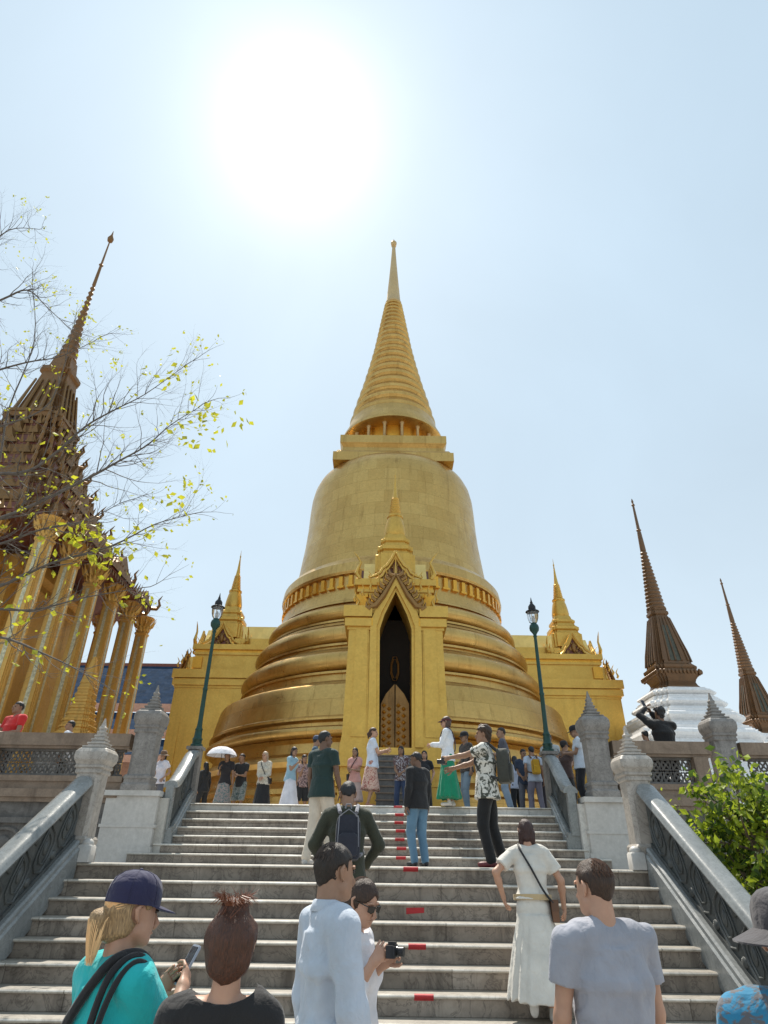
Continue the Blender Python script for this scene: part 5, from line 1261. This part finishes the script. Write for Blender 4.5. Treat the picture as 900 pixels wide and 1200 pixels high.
person('person in a white tee bending behind the left parapet, only head and shoulder showing', onT(86, 850, 1.46, d=13.15), 100, 1.46, 'm', 'mid', ('short', BLK), ((.66, .68, .74), 'short'), ((.05, .05, .05), 'pants'), h=F_, group='visitors behind the side parapets')
# --- on the landing and the lower stairs
person('man in dark green tee and cream trousers standing on the landing', onT(381, 856, 1.78, ZL, 9.85), -35, 1.78, 'm', 'brown', ('short', BLK), ((.012, .035, .032), 'short'), ((.62, .54, .44), 'pants'), (.5, .48, .46), h=.012, group=GL, arms=(None, (.27, .12, .86)), hd=(-25, 0), feet=((-.09, -.12, 0), (.10, .12, 0)), girth=1.08)
b_ = person('man in dark olive jacket with a black backpack climbing the stairs', (-.33, 7.06, ZL-R1*6), 5, 1.82, 'm', 'tan', ('short', BLK), ((.035, .038, .022), 'long'), ((.58, .54, .46), 'pants'), (.5, .5, .5), h=.012, group=GL, loose=1.2, girth=1.0, lean=8, feet=((-.12, -.02, 0), (.12, .26, .17)), arms=((-.20, .22, 1.02), (.20, .22, 1.02)), hem=.78, hint=((-1, -.4, -.3), (1, -.4, -.3)), hd=(0, -15))
backpack(b_, 'black backpack with grey straps on the man in the olive jacket', (.02, .022, .035), (.22, .22, .25), .82, .16)
person('man in black jacket and blue jeans standing on the landing by the red marks', onT(489, 880, 1.70, ZL, 11.2), 35, 1.70, 'm', 'brown', ('short', BLK), ((.008, .008, .010), 'long'), ((.10, .20, .30), 'pants'), (.01, .01, .012), h=.014, group=GL, arms=((-.24, .02, .84), (.24, .05, .84)), hd=(25, -8), loose=1.3)
b_ = person('man in floral shirt and black trousers photographing with outstretched arms', onT(566, 855, 1.76, ZL, 9.3), 72, 1.78, 'm', 'tan', ('curly', (.05, .025, .012)), ((.66, .64, .58), 'short', 'print', (.05, .055, .04), 11), ((.008, .008, .009), 'pants'), (.12, .015, .02), h=.011, group=GL, arms=((-.05, .52, 1.34), (.10, .48, 1.22)), feet=((-.12, .02, 0), (.12, -.1, 0)), hd=(0, 5), loose=1.7, girth=1.1, hem=.80, hint=((-.3, -.2, -1), (.3, -.2, -1)))
camera_prop(b_, 'black camera held out by the man in the floral shirt', (.02, .60, 1.33), 0, 1.1)
backpack(b_, 'olive backpack on the man in the floral shirt', (.05, .05, .04), (.03, .03, .03), .95, .17)
wd = person('woman in white belted midi dress walking up the stairs', (1.50, 7.04, ZL-R1*7), -6, 1.63, 'f', 'light', ('bob', (.045, .015, .012)), ((.64, .61, .55), 'wide'), ((.64, .61, .55), 'dress'), (.55, .53, .5), h=.010, group=GL, feet=((-.10, -.16, .16), (.10, .05, 0)), loose=1.35, belt=(.48, .36, .2), arms=((-.30, .02, 1.02), (.33, .14, .95)), lean=4, hem=1.0, hint=((-.9, -.6, -.2), (.9, -.6, -.2)))
crossbag(wd, 'brown shoulder bag with a black strap across the white dress', 1, (.14, .06, .025), (.012, .012, .014), .90, 1.05, -.02)
# --- foreground
h0 = .0075
tl = person('woman in turquoise tee and navy cap holding up a phone at the lower left', (-.96, 2.80, 0), -40, 1.66, 'f', 'light', ('pony', (.42, .27, .13)), ((.01, .46, .47), 'short'), ((.03, .03, .04), 'pants'), h=h0, group=GF, girth=.9, cap=((.018, .017, .06), 'cap'), arms=((-.16, .29, 1.33), (-.02, .33, 1.36)), curl=(50, 55), hd=(-8, -6), palm=((-.6, -.3, -.5), (.7, -.3, -.4)), hint=((-.5, -.5, -1), (.6, -.4, -1)))
pp = MB(); c = (tl['hands'][0]+tl['hands'][1])*.5+A(.0, .075, .075)
phR = rotm(-14, -28)
pp.prism([(-.036, -.066), (-.028, -.074), (.028, -.074), (.036, -.066), (.036, .066), (.028, .074), (-.028, .074), (-.036, .066)], c-phR@A(0, .005, 0), phR@EX, phR@EZ, phR@EY, .010)
p2 = MB(); p2.prism([(-.031, -.066), (.031, -.066), (.031, .066), (-.031, .066)], c-phR@A(0, .0062, 0), phR@EX, phR@EZ, phR@EY, .001)
carried(tl, 'phone', 'phone in a pale case held by the woman in turquoise', 'phone', [('case', pp, CM('plain', (.32, .34, .40), .3)), ('screen', p2, CM('plain', (.01, .01, .016), .1))])
U = tl['U']
st = MB(); st.tube(smoothp([U(.10, .12, 1.40), U(.105, .05, 1.49), U(.10, -.03, 1.505), U(.075, -.10, 1.46), U(-.03, -.142, 1.30), U(-.12, -.135, 1.14), U(-.17, -.10, 1.02), U(-.2, -.02, .9)]), .017, 8)
st2 = MB(); st2.tube(smoothp([U(.12, .11, 1.40), U(.125, .04, 1.485), U(.125, -.03, 1.497), U(.12, -.10, 1.44), U(.115, -.136, 1.28), U(.11, -.125, 1.10), U(.12, -.115, .98)]), .013, 8)
st3 = MB(); st3.tube(smoothp([U(.155, .09, 1.42), U(.158, .03, 1.472), U(.158, -.03, 1.482), U(.155, -.09, 1.42), U(.15, -.128, 1.28), U(.15, -.12, 1.10), U(.14, -.115, .98)]), .011, 8)
bg = MB(); bg.rings([[U(x, y, z) for x, y in ((-.02, -.13), (.2, -.13), (.2, -.24), (-.02, -.24))] for z in (.72, .74, .97, 1.0)])
carried(tl, 'shoulder_bag', 'black straps and bag across the turquoise tee', 'bag', [('bag_body', bg, CM('cloth', (.02, .02, .022))), ('strap', st, CM('cloth', (.012, .012, .014))), ('strap', st2, CM('cloth', (.013, .012, .014))), ('strap', st3, CM('cloth', (.012, .013, .014)))])
person('woman in black top with reddish brown hair tied up, seen from behind', (-.50, 2.55, 0), 2, 1.575, 'f', 'light', ('bun', (.085, .028, .012)), ((.012, .011, .012), 'short'), ((.03, .03, .04), 'pants'), h=h0, group=GF, scoop=True)
person('man in pale blue long sleeved shirt seen from behind, looking right', (-.235, 3.55, 0), -62, 1.80, 'm', 'mid', ('short', (.022, .012, .007)), ((.52, .57, .65), 'long'), ((.25, .23, .2), 'pants'), h=h0, group=GF, arms=((-.25, .05, .85), (.27, .10, .84)), hd=(10, -4), loose=1.3, girth=.93, hem=.78, collar=True)
sw = person('woman in sunglasses and white blouse holding a small camera', (-.13, 4.2, 0), -108, 1.65, 'f', 'light', ('long', (.05, .022, .010)), ((.72, .71, .74), 'three'), ((.5, .45, .3), 'midi', 'print', (.25, .3, .2)), h=h0, group=GF, arms=((.02, .19, 1.33), (.15, .17, 1.35)), glasses=True, hd=(-18, -22), curl=(55, 60), palm=((-.6, .2, .5), (.7, .3, .3)), loose=1.3)
camera_prop(sw, 'small silver and black camera in the hands of the woman in sunglasses', tuple((sw['hands'][0]+sw['hands'][1])*.5+A(.01, .075, .055)), 0, .75)
person('man in grey tee with short brown hair seen from behind at the lower right', (1.08, 3.55, 0), 14, 1.745, 'm', 'light', ('short', (.05, .022, .010)), ((.33, .335, .38), 'short'), ((.05, .05, .07), 'pants'), h=h0, group=GF, arms=((-.27, .13, .87), (.27, .12, .86)), hd=(16, -4), loose=1.5, hem=.80, girth=1.06)
person('person in grey sun hat and bright blue top at the right edge', (1.245, 2.25, 0), -28, 1.645, 'm', 'light', ('short', BLK), ((.02, .20, .36), 'short', 'print', (.10, .10, .11)), ((.05, .05, .07), 'pants'), h=h0, group=GF, cap=((.05, .045, .05), 'hat'))
# ================================================================ trees
def leafquad(mb, p, sz, r, droop=.3):
    d = Vector((r.gauss(0, 1), r.gauss(0, 1), r.gauss(0, 1)-droop)).normalized(); u = d.orthogonal().normalized(); u = (Matrix.Rotation(r.uniform(0, 6), 3, d) @ u); n = d.cross(u)
    a = p; b = p+d*sz*.45+u*sz*.3+n*sz*.06; c = p+d*sz; e = p+d*sz*.45-u*sz*.3+n*sz*.06; m = p+d*sz*.5
    mb.add([a, b, c, m], [(0, 1, 3), (1, 2, 3)]); mb.add([a, e, c, m], [(0, 3, 1), (3, 2, 1)])
def grow(mb, lf, p, d, L, r0, depth, r, up=.05, leafp=.3, leafs=.06, spread=.55, fork=None):
    n = 5; P = [p]; R = [r0]; q = p; dd = d
    for i in range(n):
        dd = (dd+Vector((r.gauss(0, .13), r.gauss(0, .13), r.gauss(0, .13)+up))).normalized(); q = q+dd*L/n; P.append(q); R.append(r0*(1-.55*(i+1)/n))
    mb.tube(P, R, 5 if r0 < .03 else 8)
    if depth <= 0:
        if r.random() < leafp:
            for k in range(r.randint(1, 4)): leafquad(lf, P[-1]+Vector((r.gauss(0, .03), r.gauss(0, .03), r.gauss(0, .03))), leafs*r.uniform(.7, 1.3), r)
        return
    for k in range(fork or r.randint(3, 4)):
        i = r.randint(2, n); base = P[i]; ang = r.uniform(.35, 1.0)*spread/.55; ax = dd.orthogonal().normalized(); ax = Matrix.Rotation(r.uniform(0, 2*PI), 3, dd) @ ax
        nd = (Matrix.Rotation(ang, 3, ax) @ dd).normalized(); grow(mb, lf, base, nd, L*r.uniform(.5, .8), R[i]*.62, depth-1, r, up, leafp, leafs, spread)
    grow(mb, lf, P[-1], dd, L*.7, R[-1]*.9, depth-1, r, up, leafp, leafs, spread)
r = random.Random(11)
base = Vector((-9.2, 9.5, 0)); bt = empty('bare_tree', base); tag(bt, 'nearly bare tree with thin branches and few yellow green leaves at the left', 'tree')
br, lf = MB(), MB()
tk = MB(); tk.tube([base, base+Vector((.1, .1, 2)), base+Vector((.3, 0, 4)), base+Vector((.7, .1, 5.5))], [.26, .21, .17, .13], 12)
t1 = base+Vector((.7, .1, 5.5))
# limbs: each a list of (px, py, distance) read off the photo and given its own depth
limbs = [[(-60, 520, 9.6), (0, 500, 9.5), (60, 470, 9.4), (85, 385, 9.2)],
 [(-90, 640, 9.5), (20, 600, 9.2), (100, 562, 8.9), (140, 540, 8.7), (172, 522, 8.5), (200, 498, 8.4), (232, 478, 8.3)],
 [(-80, 560, 9.5), (20, 555, 9.0), (60, 535, 8.8), (100, 500, 8.6), (135, 480, 8.5), (170, 462, 8.4), (215, 430, 8.3)],
 [(-90, 700, 9.3), (-10, 690, 9.0), (60, 660, 8.8), (130, 640, 8.6), (180, 615, 8.5), (215, 605, 8.4)],
 [(-70, 380, 9.8), (0, 352, 9.6), (32, 340, 9.5), (55, 360, 9.4), (85, 388, 9.3)],
 [(-90, 470, 9.8), (-20, 440, 9.6), (30, 425, 9.4), (70, 418, 9.3), (110, 400, 9.2)],
 [(-90, 760, 9.2), (-10, 745, 9.0), (60, 770, 8.8), (100, 790, 8.7)],
 [(-90, 330, 10), (-30, 300, 9.8), (10, 270, 9.7), (40, 268, 9.6)],
 [(-90, 620, 9.9), (-10, 560, 9.8), (10, 480, 9.7), (40, 400, 9.6), (38, 330, 9.5)],
 [(-90, 650, 9.4), (-10, 640, 9.2), (50, 620, 9.0), (100, 610, 8.8), (140, 590, 8.7)],
 [(-90, 800, 9.2), (-20, 720, 9.0), (40, 715, 8.8), (100, 700, 8.6), (160, 690, 8.5)]]
for i, lb in enumerate(limbs):
    P = [at(*q) for q in lb]; P = [t1+Vector((0, 0, -.6+.15*i))*0+Vector((0, 0, 0))]+P if True else P
    # smooth path
    Q = []
    for k in range(len(P)-1):
        for j in range(4):
            f_ = j/4; a, b = P[k], P[k+1]; pr = P[k-1] if k else a; nx = P[k+2] if k+2 < len(P) else b
            Q.append(.5*((2*a)+(b-pr)*f_+(2*pr-5*a+4*b-nx)*f_*f_+(3*a-pr-3*b+nx)*f_**3))
    Q.append(P[-1]); n = len(Q); Rr = [.034*(1-j/n)**1.2+.004 for j in range(n)]
    br.tube(Q, Rr, 7)
    for j in range(5, n):
        if j < 6: continue
        for k in range(2):
            if r.random() < .9:
                dd = (Q[j]-Q[j-1]).normalized(); ax = Matrix.Rotation(r.uniform(0, 6.28), 3, dd) @ dd.orthogonal().normalized(); nd = Matrix.Rotation(r.uniform(.4, 1.0), 3, ax) @ dd
                grow(br, lf, Q[j], nd.normalized(), r.uniform(.35, .8)*(1.1-.4*j/n), Rr[j]*.4+.002, 2, r, .04, .10, .07, fork=r.randint(1, 2))
    dd = (Q[-1]-Q[-3]).normalized(); grow(br, lf, Q[-1], dd, .5, .008, 1, r, .0, .95, .06)
tk.build('trunk', M['bark'], bt, loc=None); bpy.data.objects[-1] if False else None
for o in bt.children: o.location = -base
bo = br.build('branches', M['bark'], bt, smooth=60, fix=False); bo.location = -base
for cx_, cy_, cd, n_, sp in ((250, 490, 8.3, 26, 18), (205, 440, 8.3, 16, 16), (100, 630, 8.6, 46, 16), (200, 585, 8.4, 26, 22), (225, 510, 8.3, 14, 14), (60, 690, 8.7, 9, 30), (120, 650, 8.6, 26, 14), (160, 700, 8.6, 6, 8), (70, 530, 9, 7, 20), (20, 730, 8.9, 8, 30), (45, 780, 8.8, 7, 20), (5, 470, 9, 6, 6), (290, 495, 8.2, 5, 6), (165, 640, 8.5, 14, 18)):
    for k in range(int(n_*1.15)): leafquad(lf, at(cx_+r.gauss(0, sp), cy_+r.gauss(0, sp*.8), cd+r.gauss(0, .15)), r.uniform(.09, .17), r)
lo_ = lf.build('leaves', M['leafy'], bt, smooth=0, fix=False); lo_.location = -base
# leafy tree at the right
r = random.Random(5)
base = Vector((4.66, 8.7, 0)); gt = empty('leafy_tree', base); tag(gt, 'bright green leafy tree behind the right handrail', 'tree')
tk = MB(); tk.tube([(0, 0, 0), (.03, .02, .6), (-.02, 0, 1.1), (.05, 0, 2.1)], [.07, .06, .055, .045], 10); tk.build('trunk', M['barkr'], gt)
br, l1, l2 = MB(), MB(), MB()
class Two:
    def add(s, v, f): (l1 if r.random() < .55 else l2).add(v, f)
for k in range(22):
    a = r.uniform(0, 2*PI); el = r.uniform(-.15, 1.2); d = Vector((math.cos(a)*math.cos(el), math.sin(a)*math.cos(el)*.8, math.sin(el))); grow(br, MB(), Vector((.02, 0, r.uniform(1.1, 2.1))), d, r.uniform(.42, .66), .018, 2, r, .03, 0, .06, fork=2)
tips = []
for i in range(0, len(br.v), 1): tips.append(Vector(br.v[i]))
for k in range(4200):
    p = tips[r.randrange(len(tips))]; p = p+Vector((r.gauss(0, .07), r.gauss(0, .07), r.gauss(0, .06)))
    if p.z < .25: continue
    leafquad(l1 if r.random() < .6 else l2, p, r.uniform(.05, .15), r, .5)
br.build('branches', M['barkr'], gt, smooth=60, fix=False)
l1.build('bright_leaves', M['leafg'], gt, smooth=0, fix=False); l2.build('deep_leaves', M['leafd'], gt, smooth=0, fix=False)
